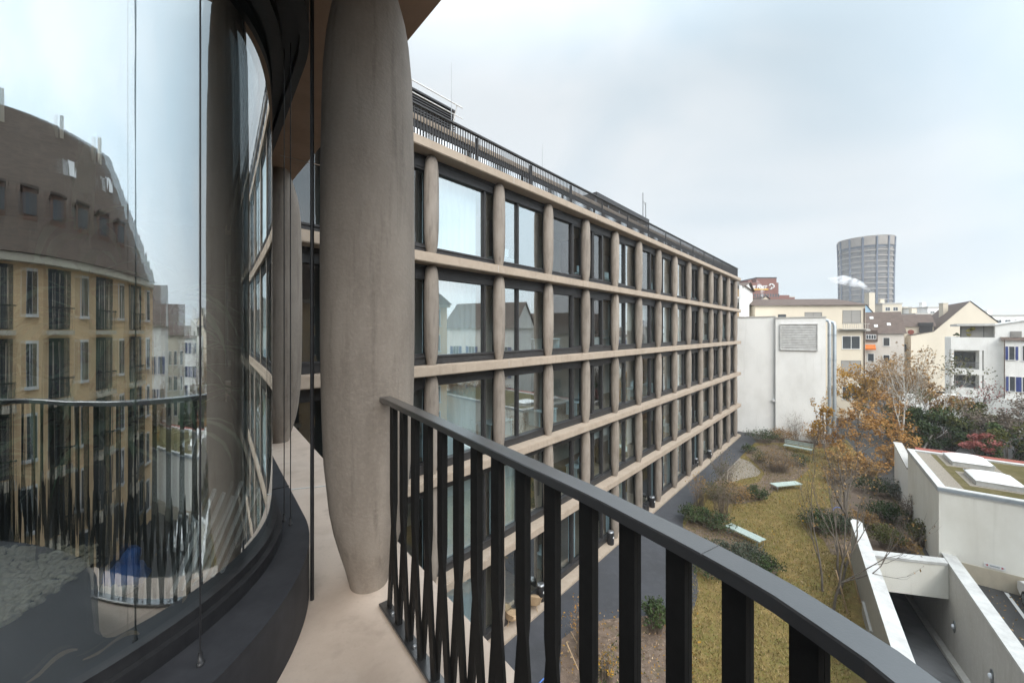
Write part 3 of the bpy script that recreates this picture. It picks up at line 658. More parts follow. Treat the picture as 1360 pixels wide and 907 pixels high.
# ================================================================ INSIDE THE WINTER GARDEN
def strap_plant(name, label, loc, h, nl, seed, L=(.6, 1.0)):
    rng = random.Random(seed); t = thing(name, label, 'plant', loc)
    b = MB(); b.tube([(0, 0, 0), (.02, .01, h*.5), (.0, .03, h)], [.035, .03, .025], 7); b.build('stem', m_bark, t)
    b = MB()
    for k in range(nl):
        az = rng.uniform(0, 6.28); el = rng.uniform(.15, 1.35); ln = rng.uniform(*L); w = rng.uniform(.024, .046); z = h*rng.uniform(.35, 1.0)
        d = Vector((math.cos(az), math.sin(az), 0)); p = Vector((0, .02, z)); vs = []
        sd = Vector((-d.y, d.x, 0)); e = el
        for i in range(7):
            ww = w*(1-(i/6)**2)+.001; vs += [p-sd*ww, p+sd*ww]
            p = p + (d*math.cos(e)+Vector((0, 0, 1))*math.sin(e))*ln/6; e -= rng.uniform(.15, .45)
        b.add(vs, [(2*i, 2*i+1, 2*i+3, 2*i+2) for i in range(6)], 0, True)
    b.build('leaf', m_lstrap, t)
    return t
SP = 'strap-leaved plants in the winter garden'
for (px, py, h, nl, sd, lab, L_) in [(150, 735, 1.2, 60, 3, 'tall strap-leaved plant rising from the pale pebbles', (.5, .8)), (60, 740, 1.0, 50, 4, 'lower bushy strap-leaved plant behind the pebbles', (.45, .7)),
    (215, 725, 1.35, 60, 6, 'strap-leaved plant beside the white boards', (.4, .7)), (105, 700, 1.9, 50, 9, 'tallest strap-leaved plant deep inside the rounded glass', (.45, .7))]:
    strap_plant('strap_plant', lab, P(px, py, PT+.012), h, nl, sd, L_)
rng = random.Random(8); b = MB(); k = 0
while k < 1300:
    px, py = rng.uniform(-40, 128), rng.uniform(732, 838)
    if py > 836 - .62*max(0, px)+ (0 if px < 60 else -(px-60)*.10) or (px > 112 and py > 772): continue
    p = P(px, py, PT+.012); k += 1
    b.blob((p.x, p.y, PT+.016+rng.uniform(0, .03)), rng.uniform(.008, .0145), rng, 0, 1, .16, (1, 1.15, .75))
tag(b.build('pebbles', m_pebble), 'pale rounded pebbles heaped behind the curved glass', kind='stuff')
b = MB(); b.blob((0, 0, .09), .12, rng, 0, 3, .16, (1.1, .9, .9)); b.blob((.02, .02, .22), .06, rng, 0, 2, .25, (1, .8, 1.4)); o = b.build('plastic_bag', m_bag); o.location = P(167, 782, PT+.012); o.scale = (.62, .62, .62); tag(o, 'crumpled blue plastic bag on the winter garden floor', 'bag')
b = MB(); b.blob((0, 0, .05), .075, rng, 0, 3, .2, (1.2, .9, .7)); o = b.build('plastic_bag', m_wpaint); o.location = P(158, 789, PT+.012); o.scale = (.7, .7, .7); tag(o, 'small crumpled white plastic bag beside the blue bag', 'bag')
t = thing('board_stack', 'white boards leaning behind the rounded glass', 'boards', P(228, 788, PT+.012))
for k in range(6):
    b = MB(); b.bar((.022*k, .030*k, 0), (.022*k+.10, .030*k+.12, .42-.03*(k % 3)), .022, .012); b.build('board', m_wpaint, t)
for k, (px, py, rr, lab) in enumerate([(150, 868, .045, 'long curled dry leaf on the dark sill inside the glass'), (70, 893, .035, 'flat dry leaf lying on the dark sill inside the glass'), (255, 790, .04, 'small curled dry leaf close to the glass base')]):
    p = P(px, py, PT+.03); b = MB(); vs = []
    for i in range(9):
        a = i/8*2.6-.6; q = Vector((rr*1.6*(i/8-.5)*2, rr*.6*math.sin(a*1.4), .012+rr*.8*max(0, math.sin(a)))); w = .014*math.sin(math.pi*(i+.3)/8.8)
        vs += [q+Vector((0, -w, 0)), q+Vector((0, w, .004))]
    b.add(vs, [(2*i, 2*i+1, 2*i+3, 2*i+2) for i in range(8)], 0, True); o = b.build('dry_leaf', m_wood); o.location = p; o.rotation_euler = (0, 0, .6*k+.3); tag(o, lab, 'leaf', 'dry leaves on the sill')

# binders and boxes on a sill inside the long facade
def on_fac(t, y, z): return F0 + D*t - NRM*y + Vector((0, 0, z))
for (t, w, h, m, lab) in [(-3.46, .16, .26, m_orange, 'orange storage box on an office shelf behind glass'), (-3.70, .16, .24, m_wpaint, 'white storage box on an office shelf behind glass'), (-3.62, .20, .40, m_blue, 'blue loudspeaker box standing on the office shelf')]:
    b = MB(); b.box(-w/2, w/2, 0, .2, 0, h); b.box(-w/2+.02, w/2-.02, -.006, 0, .05, h-.05); o = b.build('storage_box', m); o.location = on_fac(t, .98, 11.95 if m is not m_blue else 12.20); o.rotation_euler = (0, 0, RZ); tag(o, lab, 'box')
b = MB(); b.box(-.6, .6, 0, .3, 0, .04); b.box(-.6, -.55, 0, .3, -1.0, 0); b.box(.55, .6, 0, .3, -1.0, 0); o = b.build('shelf', m_indark); o.location = on_fac(-3.6, .95, 11.90); o.rotation_euler = (0, 0, RZ); tag(o, 'dark office shelf holding small boxes behind the window', 'shelf')

# ================================================================ GARDEN STRUCTURES
# ramp walls
LW = thing('ramp_wall', 'weathered grey ramp wall with pale top beside the lawn', 'wall', (L_in0.x, L_in0.y, 0))
o0 = (L_in0.x, L_in0.y, 0)
b = MB(); pa = L_in0 - RD*13.0; pb = L_in0 + RD*.55
b.prism([(p.x, p.y) for p in (pa, pb, pb+RD*.25-RNp*.12, pb+RD*.22-RNp*.34, pb-RNp*.42, pa-RNp*.42)], -4.5, 2.10); b.build('wall', m_conc, LW, o0)
b = MB(); b.prism([(p.x, p.y) for p in (pa+RNp*.02, pb+RNp*.02, pb+RD*.28-RNp*.12, pb+RD*.25-RNp*.34, pb-RNp*.44, pa-RNp*.44)], 2.103, 2.2); b.build('coping', m_cop, LW, o0)
b = MB(); c0 = P(1150, 815, 0) ; b.bar(c0+RNp*.12+Vector((0, 0, .25)) - RD*2, c0+RNp*.12+Vector((0, 0, .25)), .5, .5); o = b.build('concrete_block', m_conc); tag(o, 'low pale concrete block at the foot of the ramp wall', 'block')
RW = thing('ramp_wall', 'pale grey ramp wall with two oval lamps beside the parking', 'wall', (RR0.x, RR0.y, 0)); o1 = (RR0.x, RR0.y, 0)
b = MB(); pa = RR0 - RD*17; pb = RR0 + RD*2.6
b.prism([(p.x, p.y) for p in (pa, pb, pb+RNp*.45, pa+RNp*.45)], -5, 1.0); b.build('wall', m_conc, RW, o1)
b = MB(); b.prism([(p.x, p.y) for p in (pa-RNp*.02, pb-RNp*.02, pb+RNp*.47, pa+RNp*.47)], 1.003, 1.10); b.build('coping', m_cop, RW, o1)
b = MB(); pb2 = RR0+RD*9; b.prism([(p.x, p.y) for p in (RR0+RD*2.6, pb2, pb2+RNp*.45, RR0+RD*2.6+RNp*.45)], -5, -.1); b.build('buried_wall', m_conc, RW, o1)
XB = thing('ramp_lintel', 'pale concrete lintel over the dark garage ramp mouth', 'wall', (RR0.x, RR0.y, 0))
b = MB(); lp = L_in0 - RD*.45; b.prism([(p.x, p.y) for p in (RR0-RNp*.005, RR0+RD*.5-RNp*.005, lp+RD*.5+RNp*.005, lp+RNp*.005)], -.62, .96); b.build('beam', m_lowb, XB, o1)
b = MB(); b.prism([(p.x, p.y) for p in (RR0-RD*.05-RNp*.03, RR0+RD*.5-RNp*.03, lp+RD*.5+RNp*.005, lp-RD*.05+RNp*.005)], .963, 1.08); b.build('coping', m_cop, XB, o1)
b = MB(); b.prism([(p.x, p.y) for p in (RR0+RD*.5+RNp*.4, RR0+RD*9+RNp*.4, L_in0+RD*9-RNp*.4, L_in0+RD*.1-RNp*.4)], -.6, -.06); b.prism([(p.x, p.y) for p in (RR0+RD*8.9+RNp*.4, RR0+RD*9.2+RNp*.4, L_in0+RD*9.2-RNp*.4, L_in0+RD*8.9-RNp*.4)], -6, -.6)
b.prism([(p.x, p.y) for p in (L_in0+RD*.56, L_in0+RD*9, L_in0+RD*9-RNp*.3, L_in0+RD*.56-RNp*.3)], -6, -.6); b.build('tunnel_lining', m_conc, XB, o1)
for (px, py, lab) in [(1268, 832, 'oval bulkhead lamp on the ramp wall nearer the tunnel mouth'), (1318, 898, 'oval bulkhead lamp on the ramp wall farther from the tunnel mouth')]:
    u = (px-680)/FPX; s = (RR0.x-u*RR0.y)/(RD.x-u*RD.y); q = RR0 - RD*s; z = CZ-(py-HOR)/FPX*q.y
    t = thing('wall_lamp', lab, 'lamp', (q.x, q.y, z), ang(RD), 'oval lamps on the ramp wall')
    b = MB(); b.tube([(0, 0, 0), (0, .035, 0)], .13, 20); bb = b.build('base', m_steel, t); bb.scale = (1, 1, 2.1)
    b = MB(); b.blob((0, .05, 0), .085, random.Random(1), 0, 2, 0, (1, .8, 1.25)); b.build('shade', m_lamp, t)
# low building beside the ramp
LC = Vector((21.15, 18.84, 0))
lb = thing('garage_building', 'low cream flat-roofed building with mossy roof', 'building', LC, ang(E2)); HB = 4.31
# local x along E2, local y along E1
b = MB(); b.box(0, 16, 0, 7.8, -.1, HB-.25); b.build('wall', m_lowb, lb)
b = MB(); b.box(-.02, 16.02, -.02, .04, -.1, .85); b.build('base_band', layered('stained_base', (.52, .46, .36), [((.40, .35, .27), 2, (1, 1, .4), .45, .7, .7, 51)], rough=.95), lb)
b = MB(); 
for q in ((-.04, 16.04, -.04, .26), (-.04, 16.04, 7.56, 7.86), (-.04, .26, .26, 7.56)): b.box(*q, HB-.25, HB)
b.build('parapet', m_cop, lb)
b = MB(); b.box(-.07, 16.07, -.075, -.035, HB-.16, HB-.03); b.build('drip_edge', m_zinc, lb)
b = MB(); b.box(.26, 16, .26, 7.56, HB-.249, HB-.10); b.build('roof_moss', m_moss, lb)
b = MB(); b.box(.27, .95, .27, 7.5, HB-.20, HB-.085); b.box(.95, 16, .27, .6, HB-.20, HB-.086); b.build('gravel_strip', m_gravel, lb)
def to_local(p): v = p-LC; return v.dot(E2), v.dot(E1)
for (px, py, lab) in [(1285, 611, 'white dome skylight on the mossy roof beyond the other one'), (1319, 636, 'white dome skylight on the mossy roof close to its front edge')]:
    p = P(px, py, HB+.1); t = thing('skylight', lab, 'skylight', (p.x, p.y, HB-.10), ang(E2), 'skylights on the mossy roof')
    b = MB(); b.box(-.78, .78, -1.0, 1.0, 0, .26); b.build('kerb', m_cop, t)
    b = MB(); n = 10; vs = []
    for i in range(n+1):
        for j in range(n+1):
            x = -1+2*i/n; y = -1+2*j/n; vs.append((x*.80, y*1.02, .27+.19*(1-x**4)*(1-y**4)))
    b.add(vs, [(i*(n+1)+j, (i+1)*(n+1)+j, (i+1)*(n+1)+j+1, i*(n+1)+j+1) for i in range(n) for j in range(n)], 0, True)
    b.box(-.81, .81, -1.03, 1.03, .23, .27); b.build('dome', m_wpaint, t)
    b = MB(); b.box(-1.05, 1.05, -1.3, 1.3, .002, .012); b.build('gravel_strip', m_gravel, t)
# little sign
t = thing('wall_sign', 'small white plate with two red arrows on the cream wall', 'sign', LC + E2*1.75 + Vector((0, 0, .95)) - E1*.03, ang(E2))
b = MB(); b.box(-.32, .32, -.015, .0, 0, .19); b.build('plate', m_wpaint, t)
m_red = mat('sign_red', (.45, .03, .05), rough=.5)
for sx in (-1, 1):
    b = MB(); b.add([(sx*.29, -.018, .095), (sx*.2, -.018, .045), (sx*.2, -.018, .145)], [(0, 1, 2)]); b.build('arrow', m_red, t)
b = MB(); b.box(-.15, .15, -.018, -.016, .07, .12); b.build('text_bar', m_zinc, t)
# boundary wall stepping back along the garden, with a tiled coping
bw = thing('boundary_wall', 'old pale garden wall with a tiled top behind the mossy roof', 'wall', LC + E1*7.8, ang(E1)); 
b = MB(); b.prism([(0.002, 0), (5.2, 0), (5.2, -.35), (.002, -.35)], -.1, [2.95, 3.45, 3.45, 2.95]); b.build('wall', m_white, bw)
b = MB(); b.prism([(.003, .06), (5.3, .06), (5.3, -.42), (.003, -.42)], [2.955, 3.46, 3.46, 2.955], [3.05, 3.55, 3.55, 3.05]); b.build('coping', m_conc, bw)
b = MB(); b.add([(.05, -.5, 3.9), (1.3, -.5, 4.2), (1.3, -15.5, 4.2), (.05, -15.5, 3.9)], [(3, 2, 1, 0)]); b.box(.06, 1.29, -15.5, -.51, 0, 3.88); b.build('tiled_lean_to', m_roofr, bw)

# white party wall at the end of the garden
ww = thing('white_building', 'blank white rendered building closing the end of the garden', 'building', V(1030, 576, 43.2)*Vector((1, 1, 0)), ang(Vector((.80, -.60, 0))))
b = MB(); b.box(-9, .0, .35, 12, -.1, 13.62); b.build('set_back_wall', m_white, ww)
b = MB(); b.box(.002, 4.4, 0, 12, -.1, 13.45); b.build('wall', m_white, ww)
b = MB(); b.box(-9.1, .0, .28, 12, 13.625, 13.75); b.box(-.06, 4.46, -.06, 12, 13.455, 13.60); b.build('roof_edge', m_conc, ww)
b = MB()
b.box(.45, 3.72, -.06, 0, 9.95, 12.75)
for k in range(15): b.add([(.5, -.14, 9.98+.185*k), (3.67, -.14, 9.98+.185*k), (3.67, -.065, 10.12+.185*k), (.5, -.065, 10.12+.185*k)], [(0, 1, 2, 3)])
for q in ((.42, .5, 9.92, 12.8), (3.67, 3.75, 9.92, 12.8)): b.box(q[0], q[1], -.16, .0, q[2], q[3])
b.box(.42, 3.75, -.16, 0, 9.90, 9.98); b.box(.42, 3.75, -.16, 0, 12.74, 12.82); b.build('louvre', m_cop, ww)['label'] = 'wide grey ventilation louvre'
b = MB(); b.tube([(-.02, .18, .2), (-.02, .18, 13.5)], .05, 8); b.build('downpipe', m_wpaint, ww)
for q, zt in ((4.72, 13.2), (5.12, 13.0)):
    b = MB(); b.tube([(q, .1, .2), (q, .1, zt-.4), (q-.05, .2, zt-.1), (q-.4, .3, zt)], .17, 10)
    for z in (3, 6, 9, 11.6): b.tube([(q, .1, z-.05), (q, .1, z+.05)], .20, 10)
    b.build('duct', m_zinc, ww)
b = MB(); b.box(-.3, -.02, .05, .33, 4.0, 4.2); b.build('lamp', m_wpaint, ww)

# ---------------------------------------------------------------- benches, bins, stakes
def bench(label, a, c, back=False):
    mid = (a+c)/2; L = (c-a).length; rzv = ang(c-a)
    t = thing('garden_bench', label, 'bench', (mid.x, mid.y, 0), rzv, 'pale green garden benches')
    b = MB()
    for k in range(6): b.box(-L/2, L/2, -.29+.10*k, -.21+.10*k, .42, .45)
    b.box(-L/2, L/2, -.30, -.285, .39, .455); b.box(-L/2, L/2, .30, .315, .39, .455)
    b.build('seat', m_green, t)
    for x in (-L/2+.12, L/2-.12):
        b = MB(); b.tube([(x, -.27, 0), (x, -.27, .40), (x, .27, .40), (x, .27, 0)], .018, 6); b.tube([(x, -.27, .02), (x, .27, .02)], .014, 6); b.build('leg', m_steel, t)
    if back:
        b = MB()
        for k in range(3): b.box(-L/2, L/2, .34+.03*k, .37+.03*k, .55+.13*k, .64+.13*k)
        b.build('backrest', m_green, t)
        b = MB()
        for x in (-L/2+.15, 0, L/2-.15): b.tube([(x, .3, .4), (x, .42, .95)], .018, 6)
        b.build('back_frame', m_steel, t)
    return t
bench('pale green bench with a backrest near the white building', P(1041, 590, .45), P(1079, 597, .45), True)
bench('pale green backless bench between the brown shrubs and the open lawn', P(1027, 643.5, .45), P(1061, 640.5, .45))
bench('pale green backless bench close to the asphalt path', P(967, 696, .45), P(1013, 717.5, .45))
def bin_(label, p):
    t = thing('litter_bin', label, 'bin', p, 0, 'black litter bins along the facade')
    b = MB(); b.lathe([(.17, 0), (.19, .03), (.19, .62), (.175, .66)], (0, 0, 0), 18); b.build('body', m_black, t)
    b = MB(); b.lathe([(.185, .66), (.185, .70), (.10, .73)], (0, 0, 0), 18); b.build('lid', m_steel, t)
    b = MB(); b.lathe([(.055, 0), (.055, .012)], (0, 0, 0), 14); bb = b.build('emblem', m_wpaint, t); bb.location = (.12, -.145, .42); bb.rotation_euler = (math.radians(90), 0, math.radians(40))
    return t
for (px, py, lab) in [(718.5, 796, 'black bin at the foot of the facade beside the straw chairs'), (811, 722, 'black bin by the column nearest the ground floor curtain'), (866, 673, 'black bin beside a row of dark boxes at the facade'), (924, 619, 'first of two black bins close together far along the facade'), (942, 608, 'second of two black bins close together, the one nearer the white wall')]:
    bin_(lab, P(px, py, .12))
b = MB()
for k in range(3): b.box(-.5+.36*k, -.2+.36*k, -.15, .15, 0, .5); b.box(-.48+.36*k, -.22+.36*k, -.13, .13, .5, .52)
o = b.build('planter_trough', m_black); o.location = P(855, 681, .12); o.rotation_euler = (0, 0, RZ); tag(o, 'row of dark planter boxes joined beside a bin at the facade', 'planter')
def chair(label, p, rz_):
    t = thing('lounge_chair', label, 'chair', p, rz_, 'straw-coloured chairs at the facade'); rng = random.Random(3)
    b = MB(); n = 12; vs = []
    for i in range(n+1):
        for j in range(9):
            a = -math.pi*.55+math.pi*1.1*i/n; h = j/8; r = .30+.10*h; vs.append((r*math.sin(a), r*math.cos(a)*.9+.05, .30+.42*h*(.55+.45*math.cos(a))))
    b.add(vs, [(i*9+j, (i+1)*9+j, (i+1)*9+j+1, i*9+j+1) for i in range(n) for j in range(8)], 0, True); b.build('backrest', m_wood, t)
    b = MB(); b.lathe([(.30, .26), (.32, .30), (.30, .36), (.18, .39)], (0, 0, 0), 18); b.build('seat', m_wood, t)
    for k in range(4):
        a = math.pi/4+k*math.pi/2; b = MB(); b.tube([(.2*math.cos(a), .2*math.sin(a), .28), (.30*math.cos(a), .30*math.sin(a), 0)], .016, 6); b.build('leg', m_wood, t)
chair('straw-coloured shell chair beside the black bin at the facade', P(709, 806, .12), RZ+2.0)
chair('straw-coloured shell chair farther from the bin, towards the terrace', P(680, 826, .12), RZ+.9)
# white car
car = thing('parked_car', 'white car parked nose to the cream wall', 'car', P(1362, 806, 0) - E1*1.35 + E2*.85, ang(E1))
def car_side(): return [(-2.15, .35), (-2.2, .75), (-2.1, 1.0), (-1.75, 1.08), (-1.35, 1.42), (-.6, 1.5), (.35, 1.46), (1.15, 1.02), (1.9, .88), (2.2, .70), (2.22, .38), (1.95, .26), (-1.9, .26)]
b = MB(); pr = car_side(); n = len(pr); ys = [(-.86, .86), (-.80, .95), (0, 1.0), (.80, .95), (.86, .86)]; vs = []
for yv, k in ((-.86, .0), (-.83, 1), (.83, 1), (.86, .0)):
    for x, z in pr: vs.append((x*(1-.012*(1-k)), yv*(1-.16*max(0, z-.9)), z-.02*(1-k)*(1 if z > .8 else -1)))
b.add(vs, [(i*n+k, i*n+(k+1) % n, (i+1)*n+(k+1) % n, (i+1)*n+k) for i in range(3) for k in range(n)], 0, False); b.add(vs[:n], [list(range(n))]); b.add(vs[-n:], [list(range(n))[::-1]])
b.build('body', m_wpaint, car, recalc=True)
for sy in (-1, 1):
    b = MB(); q = [(-1.2, 1.05), (-1.0, 1.36), (-.1, 1.42), (-.1, 1.04)]; q2 = [(-.03, 1.04), (-.03, 1.42), (.35, 1.38), (.95, 1.02)]
    for w_ in (q, q2): b.add([(x, sy*(.87-.16*.86*(max(0, z-.9))), z) for x, z in w_], [(0, 1, 2, 3)])
    b.build('side_window', m_dwin, car)
    for x in (-1.35, 1.35):
        b = MB(); b.tube([(x, sy*.70, .32), (x, sy*.885, .32)], .325, 22); w_ = b.build('wheel', m_rubber, car)
        b = MB(); b.tube([(x, sy*.86, .32), (x, sy*.893, .32)], .215, 22)
        for k in range(5):
            a = k*1.2566; b.bar((x, sy*.897, .32), (x+.2*math.cos(a), sy*.897, .32+.2*math.sin(a)), .05, .012)
        b.build('rim', m_steel, w_)
b = MB(); b.add([(.42, -.66, 1.462), (.42, .66, 1.462), (1.14, .76, 1.05), (1.14, -.76, 1.05)], [(0, 1, 2, 3)]); b.build('windscreen', m_dwin, car)
for sy in (-1, 1):
    b = MB(); b.blob((2.05, sy*.66, .74), .12, random.Random(2), 0, 2, 0, (1.1, 1.3, .7)); b.build('headlight', m_lamp, car)
# blue hose
for k, (px, py, lab) in enumerate([(1112, 676, 'short bright blue hose by the dark shrub on the lawn'), (728, 905, 'bright blue hose loop at the edge of the planting bed')]):
    p = P(px, py, .1); b = MB(); b.tube([(-.35, -.1, 0), (-.15, .05, .06), (.1, .12, .1), (.3, .05, .05), (.42, -.1, 0)], .025, 6); o = b.build('garden_hose', m_bag); o.location = p; tag(o, lab, 'hose')

# ================================================================ PLANTS
def rand_unit(rng):
    while True:
        v = Vector((rng.uniform(-1, 1), rng.uniform(-1, 1), rng.uniform(-1, 1)))
        if .05 < v.length < 1: return v.normalized()
def grow(mbt, mbc, p, d, L, r, lvl, top, rng, tips, up=.15, wob=.25, kids=(3, 4), spread=.8, decay=.66):
    n = 4 if lvl < 2 else 3; pts = [p.copy()]; rs = [r]; q = p.copy(); dd = d.copy(); joints = []
    for i in range(n):
        dd = (dd + rand_unit(rng)*wob + Vector((0, 0, up))).normalized(); q = q + dd*L/n
        pts.append(q.copy()); rs.append(r*(1-.55*(i+1)/n)); joints.append((q.copy(), dd.copy(), rs[-1]))
    (mbt if lvl < 2 else mbc).tube(pts, rs, 6 if lvl == 0 else (4 if lvl < 3 else 3), 0, cap=False)
    if lvl >= top:
        tips.extend(pts[1:]); return
    for k in range(rng.randint(*kids)):
        jp, jd, jr = rng.choice(joints[1:]) if lvl else rng.choice(joints[1:])
        nd = (jd + rand_unit(rng)*spread).normalized()
        grow(mbt, mbc, jp, nd, L*decay*rng.uniform(.75, 1.15), max(jr*.7, .004), lvl+1, top, rng, tips, up, wob, kids, spread, decay)
    grow(mbt, mbc, joints[-1][0], joints[-1][1], L*decay, max(joints[-1][2], .004), lvl+1, top, rng, tips, up, wob, kids, spread, decay)
def leaf(mb, c, s, rng, mi=1, flat=0.0):
    a = rand_unit(rng); a.z *= (1-flat); a = a.normalized() if a.length > .01 else Vector((1, 0, 0)); u = a.cross(rand_unit(rng))
    if u.length < .01: u = a.orthogonal()
    u.normalize(); mb.add([c-a*s, c+u*s*.55, c+a*s, c-u*s*.55], [(0, 1, 2, 3)], mi)
def tree(label, base, h, leafmat, nleaf, lsize, seed, top=4, bark=None, lean=(0, 0), trunk=.35, r=None, kids=(3, 4), spread=.8, up=.15, group='trees in and around the garden', stems=1, lscat=.15, flat=0, name='tree', decay=.66, cat='tree'):
    rng = random.Random(seed); t = thing(name, label, cat, base, 0, group); tb = MB(); cb = MB(); tips = []
    r = r or h*.011
    for k in range(stems):
        off = Vector((rng.uniform(-.3, .3), rng.uniform(-.3, .3), 0)) if stems > 1 else Vector((0, 0, 0)); d = Vector((lean[0]+rng.uniform(-.12, .12)*stems, lean[1]+rng.uniform(-.12, .12)*stems, 1)).normalized()
        grow(tb, cb, off, d, h*trunk, r, 0, top, rng, tips, up, .18, kids, spread, decay)
    for k in range(nleaf if tips else 0):
        leaf(cb, rng.choice(tips) + rand_unit(rng)*rng.uniform(0, lscat), lsize*rng.uniform(.6, 1.3), rng, 1, flat)
    tb.build('trunk', bark or m_bark, t); cb.build('crown', [bark or m_bark, leafmat], t)
    return t
def crown_tree(label, base, h, rad, leafmat, n, ls, seed, clumps=16, bark=None, group='trees in and around the garden', squash=.8, z0=.25, leafmat2=None, name='tree', cat='tree', r=None):
    """evergreen or leafy crown: leaf clumps spread through its volume"""
    rng = random.Random(seed); t = thing(name, label, cat, base, 0, group); tb = MB(); cb = MB(); cs = []
    for k in range(clumps):
        d = rand_unit(rng); q = Vector((d.x*rad, d.y*rad, h*(z0+(1-z0)*.5)+d.z*h*(1-z0)*.5))*1.0; f = rng.uniform(.45, 1.0); q = Vector((q.x*f, q.y*f, h*(z0+(1-z0)*.5)+(q.z-h*(z0+(1-z0)*.5))*f))
        cs.append((q, rad*rng.uniform(.22, .42), rng.random() < .4))
        tb.tube([(0, 0, h*z0*.6), (q.x*.5, q.y*.5, h*z0*.6+(q.z-h*z0*.6)*.6), q], [h*.012, h*.007, .008], 4, 0, cap=False)
    tb.tube([(0, 0, -.05), (0, 0, h*z0*.6), (0, 0, h*.6)], [r or h*.016, h*.013, h*.006], 6, 0, cap=False)
    for k in range(n):
        q, rr, alt = rng.choice(cs); d = rand_unit(rng); p = q + Vector((d.x, d.y, d.z*squash))*rr*(rng.random()**.4)
        leaf(cb, p, ls*rng.uniform(.6, 1.4), rng, 1 if (alt and leafmat2) else 0)
    tb.build('trunk', bark or m_bark, t); cb.build('crown', [leafmat, leafmat2 or leafmat], t)
    return t
def shrub(label, base, w, h, leafmat, n, ls, seed, twigs=60, group='shrubs in the garden beds', name='shrub', tw=None):
    rng = random.Random(seed); t = thing(name, label, 'shrub', base, 0, group); tb = MB(); cb = MB(); tips = []
    for k in range(twigs):
        a = rng.uniform(0, 6.28); sp = rng.random()**.6; e = Vector((math.cos(a)*w*.5*sp, math.sin(a)*w*.5*sp, h*rng.uniform(.55, 1.05)*(1-.35*sp)))
        m_ = e*.5 + Vector((rng.uniform(-.1, .1)*w, rng.uniform(-.1, .1)*w, h*.12)); s0 = Vector((math.cos(a)*w*.18*sp, math.sin(a)*w*.18*sp, 0))
        tb.tube([s0, m_, e], [.012, .008, .003], 3, 0, cap=False); tips += [m_.lerp(e, q) for q in (.3, .6, .9, 1.0)]
        for j in range(3):
            p = m_.lerp(e, rng.uniform(.1, .9)); q = p + (rand_unit(rng)+Vector((0, 0, .4)))*h*.18; tb.tube([p, q], [.006, .002], 3, 0, cap=False); tips.append(q)
    for k in range(n): leaf(cb, rng.choice(tips)+rand_unit(rng)*rng.uniform(0, .08*w), ls*rng.uniform(.6, 1.4), rng, 0)
    tb.build('stem', tw or m_ltwig, t); cb.build('foliage', leafmat, t)
    return t
# staked young trees on the lawn beside the ramp wall
tree('bare young tree with a fork, standing on the lawn by the ramp wall', P(1107, 812), 7.6, m_lrust, 60, .05, 11, trunk=.34, r=.06, spread=.60, up=.20, top=3, kids=(2, 3), decay=.72)
tree('bare many-stemmed tree with a few rusty leaves beside the stakes', P(1118, 790), 8.2, m_lrust, 170, .055, 12, trunk=.30, r=.07, spread=.62, up=.20, stems=2, top=3, kids=(2, 3), decay=.72)
tree('slender upright bare tree nearest the benches on the lawn', P(1092, 785), 7.4, m_lyellow, 60, .05, 17, trunk=.36, r=.055, spread=.5, up=.28, top=3, kids=(2, 3), decay=.70)
tree('grey-trunked spreading tree behind the end of the ramp wall', P(1122, 706), 7.5, m_lrust, 420, .065, 13, trunk=.28, r=.13, spread=.85, up=.10, top=3, kids=(4, 5), decay=.72)
tree('slender pale-trunked tree with yellowing leaves before the white building', P(1103, 622), 6.4, m_lyellow, 900, .085, 14, trunk=.4, r=.06, spread=.55, up=.25, top=3)
tree('small bare tree with yellow tips in the bed near the stakes', P(1080, 612), 5.0, m_lyellow, 420, .075, 15, trunk=.35, r=.05, spread=.6, up=.25, top=3)
# orange tree: layered crown
t = tree('layered tree in bright orange autumn leaf', P(1140, 622), 7.4, m_lorange, 9500, .085, 21, trunk=.36, r=.10, spread=1.15, up=-.02, kids=(4, 5), top=4, lscat=.28, flat=.65, decay=.72)
# trees beyond
tree('tall brown-twigged tree between the orange tree and the cream house', P(1192, 592), 11.0, m_lrust, 3000, .11, 22, trunk=.34, r=.14, spread=.85, up=.12, kids=(4, 5), top=4, lscat=.3)
tree('upright brown-leaved tree near the ducts of the white building', V(1142, 560, 46)*Vector((1, 1, 0)), 9.5, m_lyellow, 2600, .12, 24, trunk=.34, r=.12, spread=.85, up=.14, kids=(4, 5), top=4, lscat=.3)
tree('white-barked birch standing upright behind the garden wall', V(1199, 590, 37)*Vector((1, 1, 0)), 10.5, m_lrust, 800, .09, 25, bark=m_birch, trunk=.42, r=.13, spread=.6, up=.2, top=4, lean=(.02, 0))
tree('white-barked birch with a slight lean beside the upright one', V(1207, 590, 38)*Vector((1, 1, 0)), 10, m_lrust, 700, .09, 26, bark=m_birch, trunk=.42, r=.11, spread=.6, up=.2, top=4, lean=(.06, 0))
tree('pale tree leaning strongly over the dark evergreens', V(1219, 588, 36)*Vector((1, 1, 0)), 9.5, m_lolive, 900, .09, 27, bark=m_birch, trunk=.42, r=.10, spread=.7, up=.1, top=4, lean=(.55, .1))
tree('bare grey tree with spreading crown at the edge of the view', V(1345, 600, 34)*Vector((1, 1, 0)), 9.0, m_ltwig, 3000, .10, 28, trunk=.3, r=.13, spread=.9, up=.06, kids=(4, 5), top=4, lscat=.3)
tree('bare brown tree in front of the white terraced house', V(1290, 570, 44)*Vector((1, 1, 0)), 8.5, m_lred, 260, .11, 29, trunk=.3, r=.12, spread=.9, up=.1, kids=(4, 4), top=4)
tree('russet tree crowding the birches', V(1235, 560, 42)*Vector((1, 1, 0)), 8.8, m_lrust, 4200, .12, 30, trunk=.3, r=.12, spread=.95, up=.08, kids=(4, 5), top=4, lscat=.35)
